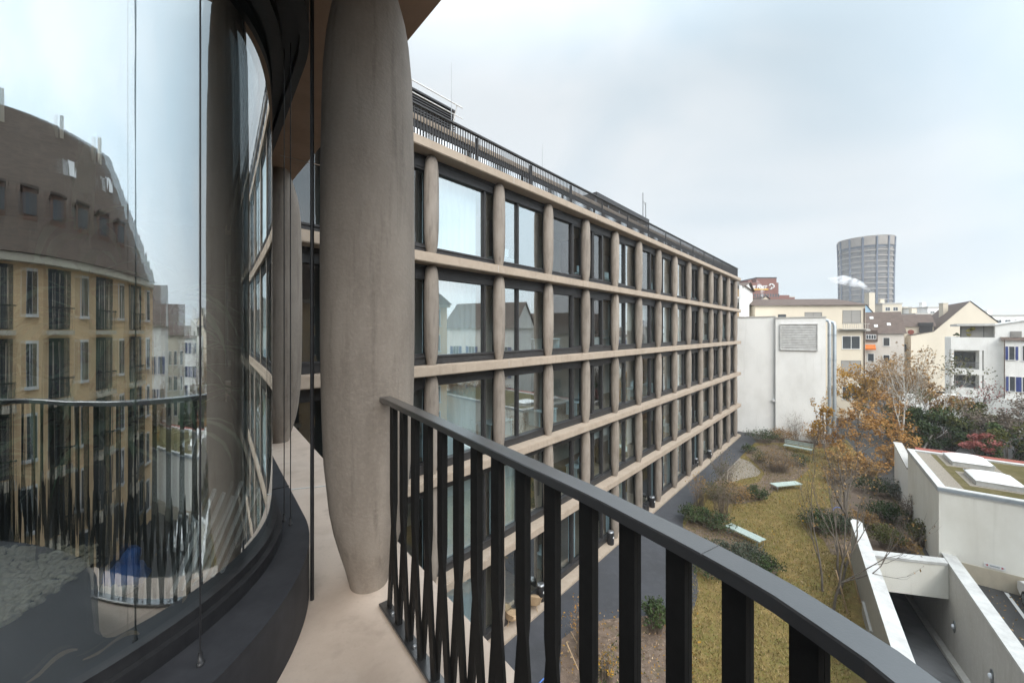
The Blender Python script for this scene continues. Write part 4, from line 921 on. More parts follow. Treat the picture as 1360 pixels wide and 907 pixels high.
tree('wide bare tree beside the red maple', V(1325, 580, 38)*Vector((1, 1, 0)), 6.5, m_ltwig, 3200, .10, 31, trunk=.26, r=.12, spread=1.05, up=.03, kids=(4, 5), top=4, lscat=.3)
crown_tree('red-leaved Japanese maple behind the mossy roof', V(1297, 600, 31.5)*Vector((1, 1, 0)), 3.6, 1.25, m_lred, 2600, .075, 33, 14, squash=.55, z0=.45)
GE = 'evergreens behind the mossy roof'
crown_tree('dark round evergreen behind the skylights', V(1262, 590, 36)*Vector((1, 1, 0)), 4.4, 2.3, m_lgreen, 5200, .11, 34, 22, group=GE, leafmat2=m_lolive, z0=.1)
crown_tree('dark evergreen bush beside the leaning pale tree', V(1232, 592, 36.5)*Vector((1, 1, 0)), 4.6, 2.0, m_lgreen, 4200, .11, 35, 18, group=GE, z0=.05)
crown_tree('olive-green evergreen at the corner beyond the red maple', V(1338, 606, 31)*Vector((1, 1, 0)), 4.6, 2.0, m_lgreen, 4200, .10, 36, 18, group=GE, leafmat2=m_lolive, z0=.05)
crown_tree('tall olive evergreen standing behind the round one', V(1290, 575, 40)*Vector((1, 1, 0)), 4.6, 2.4, m_lolive, 4200, .13, 37, 20, group=GE, leafmat2=m_lgreen, z0=.1)
crown_tree('dark evergreen at the foot of the white birches', V(1200, 585, 41)*Vector((1, 1, 0)), 3.8, 2.2, m_lgreen, 3600, .12, 38, 16, group=GE, leafmat2=m_lolive, z0=.05)
crown_tree('bushy dark evergreen outside the view beside the mossy roof', (38, 24, 0), 6.0, 2.6, m_lgreen, 3000, .14, 39, 16, group=GE, z0=.05)
crown_tree('yellow-green tree rising between the cream house and the ducts', V(1140, 520, 49)*Vector((1, 1, 0)), 6.0, 1.5, m_lolive, 1200, .13, 41, 12, z0=.3)
# shrubs
for k, (px, py, w, h, m, n, ls, lab, tw) in enumerate([
    (972, 664, 3.0, 1.3, m_lrust, 1500, .05, 'brown twiggy shrub on the corner of the bed by the stone pad', 120),
    (1003, 662, 1.9, .9, m_lgreen, 1500, .05, 'low dark green shrub beside the brown twiggy shrub', 60),
    (948, 662, 2.0, 1.2, m_lolive, 900, .05, 'olive shrub overhanging the asphalt path', 60),
    (962, 650, 2.2, 3.2, m_lolive, 300, .045, 'tall wispy olive shrub before the stone pad', 70),
    (1033, 626, 3.4, 2.1, m_lrust, 900, .045, 'bare rounded shrub behind the stone pad', 170),
    (1012, 614, 2.0, 1.0, m_lolive, 900, .05, 'olive shrub between the stone pad and the bare rounded shrub', 60),
    (1060, 618, 2.2, 1.2, m_lgreen, 900, .05, 'small dark shrub between two benches', 60),
    (996, 602, 1.7, .9, m_lgreen, 800, .05, 'small dark shrub on the lawn corner by the path', 50),
    (1014, 588, 3.6, 1.5, m_lgreen, 1400, .06, 'low dark hedge-like shrub at the foot of the white building', 90),
    (1040, 586, 3.4, 1.5, m_lrust, 1100, .06, 'low brown hedge-like shrub at the foot of the white building', 90),
    (1057, 583, 3.0, 3.6, m_ltwig, 250, .05, 'tall bare upright shrub against the white wall', 120),
    (1085, 590, 3.0, 1.6, m_lrust, 900, .06, 'brown shrub at the end of the bench with a backrest', 80),
    (925, 694, 2.2, 1.1, m_lgreen, 2000, .05, 'dark green shrub at the inner bend of the path', 90),
    (950, 702, 2.4, 1.0, m_lgreen, 1300, .05, 'second dark shrub at the bend, towards the bench', 70),
    (958, 690, 2.2, 3.3, m_lolive, 420, .045, 'tall wispy olive shrub above the path bend', 80),
    (928, 672, 1.8, 2.6, m_lyellow, 260, .04, 'wispy yellow shrub beside the path', 50),
    (990, 744, 2.2, .9, m_lgrey, 2200, .045, 'grey-green mound shrub behind the bench near the path', 80),
    (1014, 756, 1.8, .75, m_lgreen, 1600, .045, 'flat dark mound shrub nearest the open lawn', 60),
    (958, 738, 1.9, .8, m_lgrey, 1300, .045, 'grey-green mound shrub towards the path', 60),
    (945, 764, 1.9, .7, m_lgreen, 1300, .045, 'dark low shrub above the handrail line', 60),
    (1092, 706, 2.6, 1.3, m_lgreen, 2600, .05, 'dense dark shrub on the lawn near the blue hose', 110),
    (1120, 708, 2.0, 1.2, m_lgrey, 1400, .05, 'grey-green shrub against the end of the ramp wall', 70),
    (871, 837, 1.2, 1.35, m_lgreen, 2400, .045, 'dense green shrub between the bars beside the path', 80),
    (772, 872, .9, 2.4, m_lorange, 300, .035, 'wispy orange-leaved sapling in the near bed', 44),
    (805, 905, .8, 1.4, m_lyellow, 160, .035, 'thin yellow shrub at the foot of the terrace', 26),
    (1172, 690, 2.6, 1.2, m_lgreen, 2000, .055, 'dark shrub in the middle of the bed beyond the ramp wall', 80),
    (1178, 728, 1.6, 1.4, m_lolive, 1700, .05, 'olive shrub directly behind the ramp lintel', 70),
    (1224, 724, 1.5, 1.5, m_lolive, 1500, .05, 'yellow-green shrub in the corner of lintel and cream wall', 70),
    (1200, 735, 1.5, .9, m_lrust, 700, .05, 'low russet shrub behind the middle of the ramp lintel', 60),
    (1150, 700, 1.8, 1.0, m_lrust, 800, .05, 'brown shrub just past the end of the ramp wall', 70),
    (1190, 662, 2.4, 1.4, m_lgrey, 1400, .055, 'grey-green shrub along the side of the cream building', 70),
    (1155, 655, 2.4, 1.3, m_lgreen, 1200, .055, 'dark shrub in the bed under the orange tree', 70),
    (1150, 636, 2.6, 1.6, m_lrust, 1100, .06, 'brown shrub under the orange tree', 80),
    (1110, 640, 2.2, 1.2, m_lrust, 700, .06, 'russet shrub beside the slender pale-trunked tree', 60),
    (1210, 694, 1.8, 1.8, m_ltwig, 300, .05, 'bare twiggy shrub against the cream side wall', 90),
    (1185, 618, 2.4, 1.9, m_lrust, 1200, .06, 'russet shrub at the old pale garden wall', 80)]):
    shrub(lab, P(px, py), w, h, m, n, ls, 100+k, tw)
# stakes
for k, (a, c, lab) in enumerate([((1110, 757, 1.5), (1127, 815, 0), 'pale wooden stake leaning on the forked young tree'), ((1122, 722, 2.0), (1144, 800, 0), 'long pale wooden stake beside the ramp wall'), ((1145, 663, 1.2), (1168, 694, 0), 'thin wooden stake propping the grey-trunked tree'),
    ((752, 852, 1.0), (770, 890, 0), 'short wooden stake in the near bed'), ((758, 838, 1.2), (775, 866, 0), 'thin wooden stake crossing the wispy sapling')]):
    A_ = P(*a) if a[2] < .5 else V(a[0], a[1], P(c[0], c[1]).y*1.02); B_ = P(*c); b = MB(); b.tube([B_-Vector((0, 0, .1)), A_], .032 if k < 2 else .022, 7); o = b.build('wooden_stake', m_wood); tag(o, lab, 'stake', 'wooden tree stakes')
# grass blades and fallen leaves
rng = random.Random(77); b = MB()
def in_lawn(px, py):
    if px < 907+ (0 if py > 690 else (690-py)*.95): return False
    return px < 1130 - max(0, (760-py))*.0
k = 0
while k < 42000:
    px = rng.uniform(905, 1150); py = 440 + 1/rng.uniform(1/560, 1/150)
    if not in_lawn(px, py) or py > 985: continue
    k += 1; p = P(px, py); h = rng.uniform(.04, .11); a = rng.uniform(0, 3.14); d = Vector((math.cos(a), math.sin(a), 0))*.020; l = Vector((rng.uniform(-.06, .06), rng.uniform(-.06, .06), h))
    b.add([p-d, p+d, p+l], [(0, 1, 2)], rng.choice((0, 0, 1, 2)))
tag(b.build('grass', [leafm('straw_grass', (.20, .155, .055), (.28, .215, .09)), leafm('green_grass', (.13, .13, .035), (.20, .175, .05)), leafm('dry_grass', (.40, .30, .15), (.30, .21, .09))]), 'short yellow and green grass on the lawn', kind='stuff')
b = MB()
for k in range(2600):
    u = rng.random()
    if u < .62: px = rng.uniform(960, 1240); py = rng.uniform(590, 800); p = P(px, py)
    elif u < .8: p = LC - E1*rng.uniform(.2, 6) + E2*rng.uniform(.6, 8)
    else: px = rng.uniform(740, 930); py = rng.uniform(810, 907); p = P(px, py)
    v = p - L_in0
    if -.5 < v.dot(RNp) < 3.9 and v.dot(RD) < .8: continue
    leaf(b, p + Vector((0, 0, .03)), rng.uniform(.03, .06), rng, rng.choice((0, 1, 2)), .0)
tag(b.build('fallen_leaves', [m_lrust, m_lyellow, m_wood]), 'fallen autumn leaves scattered on lawn, beds and parking', kind='stuff')
b = MB()
for k in range(5200):
    cx, cy, sp = rng.choice([(975, 655, 30), (1030, 612, 30), (965, 725, 36), (1180, 670, 28), (1200, 700, 26), (800, 870, 40), (1050, 588, 30), (1105, 700, 22), (770, 900, 30)])
    px, py = rng.gauss(cx, sp*.7), rng.gauss(cy, sp*.42); p = P(px, max(py, 578))
    v = p - L_in0
    if -.5 < v.dot(RNp) < 3.4 and v.dot(RD) < .9: continue
    if (p-F0).dot(NRM) < 3.0: continue
    leaf(b, p + Vector((0, 0, rng.uniform(.02, .12))), rng.uniform(.03, .06), rng, rng.choice((0, 0, 1, 2)))
tag(b.build('ground_cover', [m_lolive, m_lgreen, m_ltwig]), 'low ground cover plants in the mulch beds', kind='stuff')

# ================================================================ TOWN BEYOND
def house(name, label, origin, rz_, w, dp, zt, wallm, windows=(), roof=None, group='houses beyond the garden', chim=()):
    """local x along the front, y into the depth; windows (x, z, w, h, kind) on the front"""
    t = thing(name, label, 'house' if 'house' in name else 'building', (origin[0], origin[1], 0), rz_, group)
    b = MB(); b.box(0, w, 0, dp, -.1, zt); wl = b.build('wall', wallm, t)
    for (x, z, ww_, hh, kind) in windows:
        b = MB(); m = {'g': m_wpaint, 's': m_swin, 'd': m_frame, 'b': m_wpaint}[kind]; e = .07
        b.box(x-e, x+ww_+e, -.05, .0, z+hh, z+hh+e); b.box(x-e, x, -.05, 0, z, z+hh); b.box(x+ww_, x+ww_+e, -.05, 0, z, z+hh); b.box(x-e-.05, x+ww_+e+.05, -.10, 0, z-e, z)
        if ww_ > .9: b.box(x+ww_/2-.03, x+ww_/2+.03, -.045, 0, z, z+hh)
        f = b.build('window', m, t)
        b = MB(); b.add([(x, -.015, z), (x+ww_, -.015, z), (x+ww_, -.015, z+hh), (x, -.015, z+hh)], [(0, 1, 2, 3)]); b.build('pane' if kind != 's' else 'blind', m_dwin if kind != 's' else m_swin, f)
        if kind == 'b':
            for xx in (x-.09-ww_*.5, x+ww_+.09):
                b = MB(); b.box(xx, xx+ww_*.5, -.09, -.055, z, z+hh); b.build('shutter', m_blue, f)
    if roof:
        kind, rise, ov, rm = roof; b = MB()
        if kind == 'x':    # ridge along x
            b.add([(-ov, -ov, zt), (w+ov, -ov, zt), (w+ov, dp/2, zt+rise), (-ov, dp/2, zt+rise), (w+ov, dp+ov, zt), (-ov, dp+ov, zt)], [(0, 1, 2, 3), (3, 2, 4, 5), (0, 5, 4, 1)])
            g = MB(); g.add([(0, 0, zt), (0, dp, zt), (0, dp/2, zt+rise-.15)], [(0, 2, 1)]); g.add([(w, 0, zt), (w, dp, zt), (w, dp/2, zt+rise-.15)], [(0, 1, 2)]); g.build('gable', wallm, t)
        elif kind == 'y':  # ridge along y, gable to the front
            b.add([(-ov, -ov, zt), (w/2, -ov, zt+rise), (w+ov, -ov, zt), (-ov, dp+ov, zt), (w/2, dp+ov, zt+rise), (w+ov, dp+ov, zt)], [(0, 1, 4, 3), (1, 2, 5, 4)])
            g = MB(); g.add([(0, 0, zt), (w, 0, zt), (w/2, 0, zt+rise-.12)], [(0, 1, 2)]); g.add([(0, dp, zt), (w, dp, zt), (w/2, dp, zt+rise-.12)], [(0, 2, 1)]); g.build('gable', wallm, t)
        elif kind == 'flat':
            b.box(-ov, w+ov, -ov, dp+ov, zt+.002, zt+rise)
        elif kind == 'hip':
            i = min(w, dp)/2; b.add([(-ov, -ov, zt), (w+ov, -ov, zt), (w+ov, dp+ov, zt), (-ov, dp+ov, zt), (i, dp/2, zt+rise), (w-i, dp/2, zt+rise)], [(0, 1, 5, 4), (1, 2, 5), (2, 3, 4, 5), (3, 0, 4), (3, 2, 1, 0)])
        ro = b.build('roof', rm, t)
        for (x, y, z, s_, hh) in chim:
            b = MB(); b.box(x, x+s_, y, y+s_*.8, z, z+hh); b.box(x-.06, x+s_+.06, y-.06, y+s_*.8+.06, z+hh, z+hh+.12); b.build('chimney', wallm, ro)
    return t
def at_px(px, Y): return ((px-680)/FPX*Y, Y)
HZ = lambda py, Y: CZ+(HOR-py)/FPX*Y
# cream house behind the white building
Y = 54; x0 = at_px(1003, Y)[0]; a_ = math.radians(-6)
cw = at_px(1149, Y-1.6)[0]-x0+.2
h1 = house('cream_house', 'cream house with brown roof standing behind the white building', (x0, Y), a_, cw, 12, HZ(406, Y),
      m_cream, [(3.1, 13.2, .9, 1.1, 'd'), (6.6, 13.0, 2.1, 1.6, 's'), (11.5, 13.2, 2.2, 1.65, 's'), (11.4, 9.6, 2.2, 1.7, 'g'), (11.3, 6.1, 2.4, 1.8, 's'), (11.4, 2.6, 2.2, 1.7, 'g')], ('x', 1.35, .35, m_roof))
b = MB(); b.box(10.8, cw+.4, -.35, -.06, 12.05, 12.25); b.box(10.8, 14.2, -.9, -.06, 12.25, 12.33)
for k in range(12): b.box(10.9+.28*k, 10.94+.28*k, -.88, -.84, 12.33, 13.0)
b.box(10.8, 14.2, -.9, -.82, 13.0, 13.06); b.build('balcony', m_conc, h1)
b = MB(); b.tube([(cw-.2, -.12, 0), (cw-.2, -.12, 15.2)], .07, 6); b.build('downpipe', m_roof, h1)
# balcony house beside the facade end
Y = 52; x0 = at_px(955, Y)[0]
h2 = house('balcony_house', 'white house with brown-fronted balconies at the end of the office facade', (x0, Y), math.radians(-38), 2.9, 10, HZ(382, Y), m_white, [], ('x', 1.0, .3, m_roof))
for z in (13.3, 16.3):
    b = MB(); b.box(.2, 2.6, -1.0, -.01, z, z+.2); b.build('balcony', m_wpaint, h2)
    b = MB(); b.box(.25, 1.2, -1.0, -.95, z+.2, z+1.2); b.box(1.4, 2.5, -1.0, -.95, z+.2, z+1.2); b.build('balcony_panel', m_wood, h2)
    b = MB(); b.box(.4, 2.4, -.02, -.012, z+.25, z+2.5); b.build('window', m_swin, h2)
b = MB(); b.box(1.2, 1.4, -1.0, -.8, 10, HZ(382, Y)-.01); b.box(2.5, 2.75, -1.0, -.02, 10, HZ(382, Y)-.01); b.build('balcony_post', m_wpaint, h2)
# small house with gable behind the cream one
house('gable_house', 'small beige gabled house peeking over the cream house roof', at_px(1003, 66), math.radians(-8), 3.4, 8, HZ(406, 66), m_cream, [], ('y', 1.7, .2, m_roof))
house('blue_house', 'pale blue gabled house next to the cream house', at_px(1138, 80), math.radians(-20), 3.0, 9, HZ(419, 80), m_lblue, [], ('y', 2.3, .15, m_roof))
# red brick post building with lettering
Y = 175; x0 = at_px(985, Y)[0]; wq = at_px(1034, Y)[0]-x0
ps = house('post_building', 'red brick block with white rooftop lettering and yellow stripe', (x0, Y), math.radians(0), wq, 34, HZ(375.5, Y), m_brick, [], None, group='large buildings on the skyline')
b = MB(); xr = at_px(1006, Y)[0]-x0; b.box(xr, wq-.5, .6, 26, HZ(375.5, Y)+.01, HZ(369.5, Y)); b.box(xr-3.6, xr-2, 1, 6, HZ(375.5, Y)+.01, HZ(371.5, Y)); b.build('roof_storey', m_brick, ps)
b = MB(); b.box(xr-.1, wq-.4, .5, 26.1, HZ(369.5, Y)+.01, HZ(369.5, Y)+.5); b.build('roof', m_frame, ps)
b = MB(); zz = HZ(388, Y)
for k in range(14): b.box(1+k*1.2, 1.7+k*1.2, -.05, 0, zz-2.2, zz-.8)
b.build('window_band', m_dwin, ps)
def text_obj(txt, size, m, parent, loc, rot, name='lettering', shear=.0, bold=.0):
    cu = bpy.data.curves.new('t', 'FONT'); cu.body = txt; cu.size = size; cu.extrude = size*.04; cu.shear = shear; cu.offset = bold
    o = bpy.data.objects.new('t', cu); COL.objects.link(o); bpy.context.view_layer.update()
    me = bpy.data.meshes.new_from_object(o.evaluated_get(bpy.context.evaluated_depsgraph_get())); bpy.data.objects.remove(o); bpy.data.curves.remove(cu)
    me.materials.clear(); me.materials.append(m); r = bpy.data.objects.new(name, me); COL.objects.link(r); r.parent = parent; r.location = loc; r.rotation_euler = rot
    return r
zs = HZ(384.2, Y); ppm = Y/FPX
ro = (math.radians(90), 0, 0)
xd = lambda px: at_px(px, Y)[0]-x0
text_obj('DIE POST', 1.98, m_wpaint, ps, (xd(994.5), -.1, zs+.25), ro, shear=.15, bold=.05)
b = MB(); b.box(xd(999), xd(1020), -.25, -.02, HZ(384.3, Y)-.05, HZ(384.3, Y)+.30-.1); b.box(xd(996), xd(1020), -.22, -.02, zs-.35, zs+.12); b.build('sign_stripe', m_yellow, ps)
# emblem: white outlined cross with a notch
b = MB(); ex, ez, k = xd(1024.3), HZ(380.5, Y), .95
for (x0_, x1_, z0_, z1_) in ((-.45, .45, 1.0, 1.35), (.45, .8, .35, 1.35), (.8, 1.45, .35, .7), (1.1, 1.45, -.35, .35), (.45, 1.1, -.7, -.35), (-.1, .25, -1.35, -.35), (-.7, -.1, -1.35, -1.0), (-.8, -.45, .7, 1.35), (-1.3, -.6, .35, .7)):
    b.box(ex+x0_*k, ex+x1_*k, -.3, -.02, ez+z0_*k, ez+z1_*k)
b.build('emblem', m_wpaint, ps)
b = MB(); b.box(wq-.02, wq+.12, 20, 27, HZ(385, Y), HZ(381, Y)); b.build('side_sign', m_wpaint, ps); b = MB(); b.box(wq-.02, wq+.14, 20, 27, HZ(385.6, Y), HZ(385.1, Y)); b.build('sign_stripe', m_yellow, ps)
b = MB(); b.box(wq-.02, wq+.05, 5, 8, HZ(385, Y), HZ(380, Y)); b.build('side_window', m_dwin, ps)
house('brick_annex', 'lower red brick wing stepping down from the lettered block', at_px(1032, 185), math.radians(0), 6.0, 20, HZ(392, 185), m_brick, [], None, group='large buildings on the skyline')
house('brick_annex', 'lowest small brick wing at the end of the lettered block', at_px(1046, 190), math.radians(0), 3.6, 10, HZ(395, 190), m_brick, [], ('flat', .6, .1, m_conc), group='large buildings on the skyline')
# round tower
TY = 380; tc_ = V(1149.5, 440, TY); tw = thing('round_tower', 'round office tower with banded storeys and flared top', 'tower', (tc_.x, tc_.y, 0)); ks = TY/FPX
def tr(z):
    f = (z-10)/(60.0*TY/238); return ks*(26.3 + 1.6*max(0, (f-.35)/.65)**2 + .5*max(0, (.35-f)))
ztop = HZ(318.5, TY)+.4
b = MB(); b.lathe([(tr(z)-.8, z) for z in [0+3*i for i in range(int(ztop/3))]]+[(tr(ztop)-.6, ztop-2)], (0, 0, 0), 72); b.build('glazing', m_tdark, tw)
b = MB(); pitch = 6.95*ks; z = HZ(336.5, TY); k = 0
while z > 3:
    r_ = tr(z); b.lathe([(r_-.3, z-1.0), (r_+.5, z-.95), (r_+.5, z+.16), (r_-.3, z+.22)], (0, 0, 0), 72, cap=False, smooth=False); z -= pitch; k += 1
b.build('storey_band', m_twall, tw)
b = MB(); z0, z1 = HZ(330.5, TY), HZ(319.5, TY); n = 13
for k in range(n):
    a0 = 2*math.pi*(k+.10)/n; a1 = 2*math.pi*(k+.90)/n; vs = []
    for i in range(5):
        a = a0+(a1-a0)*i/4; vs += [((tr(z0)+.3)*math.cos(a), (tr(z0)+.3)*math.sin(a), z0), ((tr(z1)+.3)*math.cos(a), (tr(z1)+.3)*math.sin(a), z1)]
    b.add(vs, [(2*i, 2*i+2, 2*i+3, 2*i+1) for i in range(4)])
b.lathe([(tr(z1)-.6, z1), (tr(z1)+.4, z1+.05), (tr(z1)+.4, z1+.5), (tr(z1)-.8, z1+.5)], (0, 0, 0), 72, cap=False)
b.build('crown_panel', m_twall, tw)
b = MB()
for k in range(13):
    a = 2*math.pi*k/13; pts = [((tr(z)+.42)*math.cos(a), (tr(z)+.42)*math.sin(a), z) for z in (2, 20, 40, 60, 78, HZ(330, TY), HZ(320, TY))]; b.tube(pts, .85, 4, cap=False)
b.build('rib', m_tdark, tw)
b = MB(); sub = 132
for k in range(sub):
    a = 2*math.pi*(k+.5)/sub; b.tube([((tr(z)-.6)*math.cos(a), (tr(z)-.6)*math.sin(a), z) for z in (2, 24, 46, 68, HZ(333, TY))], .25, 4, cap=False)
b.build('mullion', m_twall, tw)
b = MB(); b.tube([(1, 0, ztop-2), (1, 0, ztop+4.5)], .10, 5); b.build('mast', m_steel, tw)
# chimneys with smoke
ch = thing('chimney_stack', 'cream chimney smoking before the round tower', 'chimney', (*at_px(1155, 120), 0)); b = MB(); b.box(-.9, .9, -.8, .8, 0, HZ(389, 120)); b.build('stack', m_cream, ch); b = MB(); b.lathe([(.5, HZ(389, 120)), (.5, HZ(387.5, 120))], (0, 0, 0), 10); b.build('flue', m_steel, ch)
def smoke(label, pts, rs, dens, sc):
    b = MB(); b.tube(pts, rs, 14); o = b.build('smoke', smoke_mat(dens, sc)); return tag(o, label, 'smoke', kind='stuff')
def smoke_mat(dens, sc):
    m = bpy.data.materials.new('smoke'); m.use_nodes = True; nt = m.node_tree
    for n in list(nt.nodes): nt.nodes.remove(n)
    o = nt.nodes.new('ShaderNodeOutputMaterial'); v = nt.nodes.new('ShaderNodeVolumePrincipled'); v.inputs['Color'].default_value = (.97, .97, .98, 1); v.inputs['Anisotropy'].default_value = .2
    g = nt.nodes.new('ShaderNodeNewGeometry'); n = nt.nodes.new('ShaderNodeTexNoise'); n.inputs['Scale'].default_value = sc; n.inputs['Detail'].default_value = 4
    r = nt.nodes.new('ShaderNodeMapRange'); r.inputs['From Min'].default_value = .42; r.inputs['From Max'].default_value = .68; r.inputs['To Max'].default_value = dens
    nt.links.new(g.outputs['Position'], n.inputs['Vector']); nt.links.new(n.outputs['Fac'], r.inputs['Value']); nt.links.new(r.outputs[0], v.inputs['Density']); nt.links.new(v.outputs[0], o.inputs['Volume'])
    return m
smoke('white smoke drifting off the cream chimney across the tower', [V(1155, 387, 120), V(1151, 383, 120), V(1143, 378, 120), V(1132, 375, 120), V(1121, 372, 120), V(1108, 372, 120), V(1098, 370, 120)], [.35, .6, 1.0, 1.4, 1.5, 1.2, .03], 1.6, .55)
smoke('thin white steam rising beside the cream house roof', [V(1011.5, 402, 60), V(1012, 394, 60), V(1013, 386, 60), V(1008, 378, 60), V(1004, 371, 60)], [.08, .18, .30, .36, .02], 2.4, 1.6)
# brown roofed houses and the yellow gable house
m_pink = mat('pinkish_plaster', (.66, .60, .54), (.60, .54, .48), rough=.9, scale=.4)
h3 = house('dormer_house', 'old house with big brown tiled roof, dormer and orange awning', at_px(1147, 72), math.radians(-38), 5.4, 11, HZ(443, 72), m_pink, [(2.7, 9.35, .8, 1.45, 'g'), (.6, 6.4, .8, 1.4, 'g'), (2.7, 6.2, .8, 1.4, 'g')], ('x', 4.2, .3, m_roof))
b = MB(); b.box(.1, 1.9, -.3, 2.4, 10.1, 12.2); b.build('dormer', m_roof, h3); b = MB(); b.box(.3, 1.7, -.34, -.302, 10.5, 11.4); w_ = b.build('dormer_window', m_wpaint, h3); b = MB()
for q in range(4): b.box(.36+.34*q, .62+.34*q, -.36, -.342, 10.6, 11.3)
b.build('pane', m_dwin, w_)
b = MB(); b.add([(.1, -.02, 9.5), (1.6, -.02, 9.5), (1.6, -1.0, 8.8), (.1, -1.0, 8.8)], [(0, 3, 2, 1)]); b.box(.1, 1.6, -1.03, -1.0, 8.55, 8.8); b.build('awning', m_orange, h3)
for k, (x, y_) in enumerate(((1.2, 3.6), (3.4, 1.8), (1.6, 1.4))):
    z_ = HZ(443, 72)+4.2*(y_+.3)/5.8; b = MB(); b.add([(x, y_-.1, z_+.02), (x+.5, y_-.1, z_+.02), (x+.5, y_+.5, z_+.47), (x, y_+.5, z_+.47)], [(0, 1, 2, 3)]); b.build('roof_window', m_wpaint, h3)
h4 = thing('gable_house', 'cream house with a huge blank gable wall and brown roof', 'house', (0, 0, 0), 0, 'houses beyond the garden')
Yg = 72
gp = [(1210, 520), (1210, 446), (1240, 440.5), (1288, 400.5), (1319, 424), (1330, 432), (1330, 520)]
b = MB(); fr = [V(x, y, Yg) for x, y in gp]; bk = [v+Vector((10.7, 14, 0)) for v in fr]; n = len(gp)
b.add(fr, [list(range(n))[::-1]]); b.add(fr+bk, [(i, (i+1) % n, n+(i+1) % n, n+i) for i in (0, 5)]); b.build('wall', m_cream, h4)
b = MB(); up_ = Vector((0, -.15, .12)); b.add([fr[2]+up_, fr[3]+up_, bk[3]+up_, bk[2]+up_], [(0, 1, 2, 3)]); b.add([fr[3]+up_, fr[5]+up_, bk[5]+up_, bk[3]+up_], [(0, 1, 2, 3)]); b.add([fr[1]+up_, fr[2]+up_, bk[2]+up_, bk[1]+up_], [(0, 1, 2, 3)]); rf = b.build('roof', m_roof, h4)
c0 = V(1256, 413, Yg+6); b = MB(); b.box(c0.x-.5, c0.x+.5, c0.y, c0.y+.8, c0.z-2, c0.z+1.5); b.box(c0.x-.58, c0.x+.58, c0.y-.06, c0.y+.86, c0.z+1.5, c0.z+1.65); b.build('chimney', m_cream, rf)
h5 = house('side_house', 'lower cream house with hipped brown roof and round emblem', at_px(1191, 76), math.radians(-40), 5.0, 9, HZ(434, 76), m_cream, [(.9, 8.0, .9, 1.4, 'g')], ('x', 2.5, .3, m_roof))
b = MB(); b.lathe([(.45, 0), (.45, .06)], (0, 0, 0), 20); q = b.build('round_emblem', m_roofr, h5); q.location = (1.95, -.02, HZ(441, 76)); q.rotation_euler = (math.radians(90), 0, 0)
b = MB(); b.box(3.0, 4.9, -.5, 3, HZ(433, 76), HZ(431, 76)+.3); b.box(3.1, 4.8, -.35, 3, HZ(442, 76), HZ(433, 76)); b.build('roof_terrace', m_frame, h5)
# white terraced modern house
Yw = 54; x0 = at_px(1263, Yw)[0]; tz = lambda py: HZ(py, 53.2); RW_ = math.radians(-45)
wh = thing('terraced_house', 'white modern house with recessed balconies and bamboo on its roof terrace', 'house', (x0, Yw, 0), RW_, 'houses beyond the garden')
def wh_pt(x, y, z): return Vector((x0, Yw, z)) + Vector((math.cos(RW_), math.sin(RW_), 0))*x + Vector((-math.sin(RW_), math.cos(RW_), 0))*y
W1, W2, W3 = 2.95, 3.9, 8.5
b = MB(); b.box(W1, W2, 0, 9, -.1, tz(448)); b.prism([(W2+.002, 0), (W3, 0), (W3, 9), (W2+.002, 9)], -.1, [tz(433), tz(433)+1.1, tz(433)+1.1, tz(433)])
for (za, zb) in ((tz(465), tz(448)-.003), (tz(497), tz(490)), (tz(540), tz(518)+.3)): b.box(0, W1-.002, 0, 2.0, za, zb)
b.box(0, W1-.002, 2.002, 9, -.1, tz(448)-.004); b.box(.02, .28, .02, .28, -.1, tz(465)-.002); b.box(W1-.4, W1-.15, .02, .28, -.1, tz(465)-.002); b.build('wall', m_white, wh)
for zl, zh in ((tz(489), tz(466)), (tz(517), tz(498))):
    b = MB(); b.box(.25, W1-.55, 1.93, 1.99, zl, zh-.2); f = b.build('window', m_frame, wh); b = MB()
    for q in (.32, 1.3): b.box(q, q+.92, 1.90, 1.928, zl+.1, zh-.3)
    b.build('pane', m_dwin, f)
b = MB(); b.box(.9, W2-.01, .8, .86, tz(448)+.01, tz(433)); b.build('pavilion_glazing', m_swin, wh)
b = MB(); b.box(.9, 1.0, .75, .8, tz(448)+.01, tz(433)); b.build('pavilion_post', m_frame, wh); b = MB(); b.box(3.0, 3.05, .76, .8, tz(448)+.01, tz(433)); b.build('pavilion_post', m_frame, wh)
for z in (tz(490), tz(518)+.3):
    b = MB(); b.box(.28, W1-.4, .03, .07, z+.90, z+.95)
    for k in range(20): b.box(.30+.112*k, .325+.112*k, .04, .06, z, z+.90)
    b.build('balcony_rail', m_steel, wh)
b = MB(); b.prism([(.55, -.1), (W2, -.1), (W2, 9), (.55, 9)], tz(433)+.002, tz(430)); b.prism([(W2+.002, -.12), (W3+.1, -.12), (W3+.1, 9), (W2+.002, 9)], [tz(433)+.01, tz(433)+1.11, tz(433)+1.11, tz(433)+.01], [tz(433)+.16, tz(433)+1.26, tz(433)+1.26, tz(433)+.16]); b.build('roof', m_cop, wh)
crown_tree('bright bamboo clump in a pot on the white roof terrace', wh_pt(1.75, .4, tz(448)), 1.8, .5, m_lbamb, 900, .08, 51, 8, name='bamboo', cat='plant', z0=.1, group='plants on the roof terrace')
crown_tree('dark low plant on the corner of the white roof terrace', wh_pt(.6, .4, tz(448)), .7, .4, m_lgreen, 300, .07, 52, 6, name='terrace_plant', cat='plant', z0=.1, group='plants on the roof terrace')
Yb = 50.3; x0b = at_px(1334, Yb)[0]
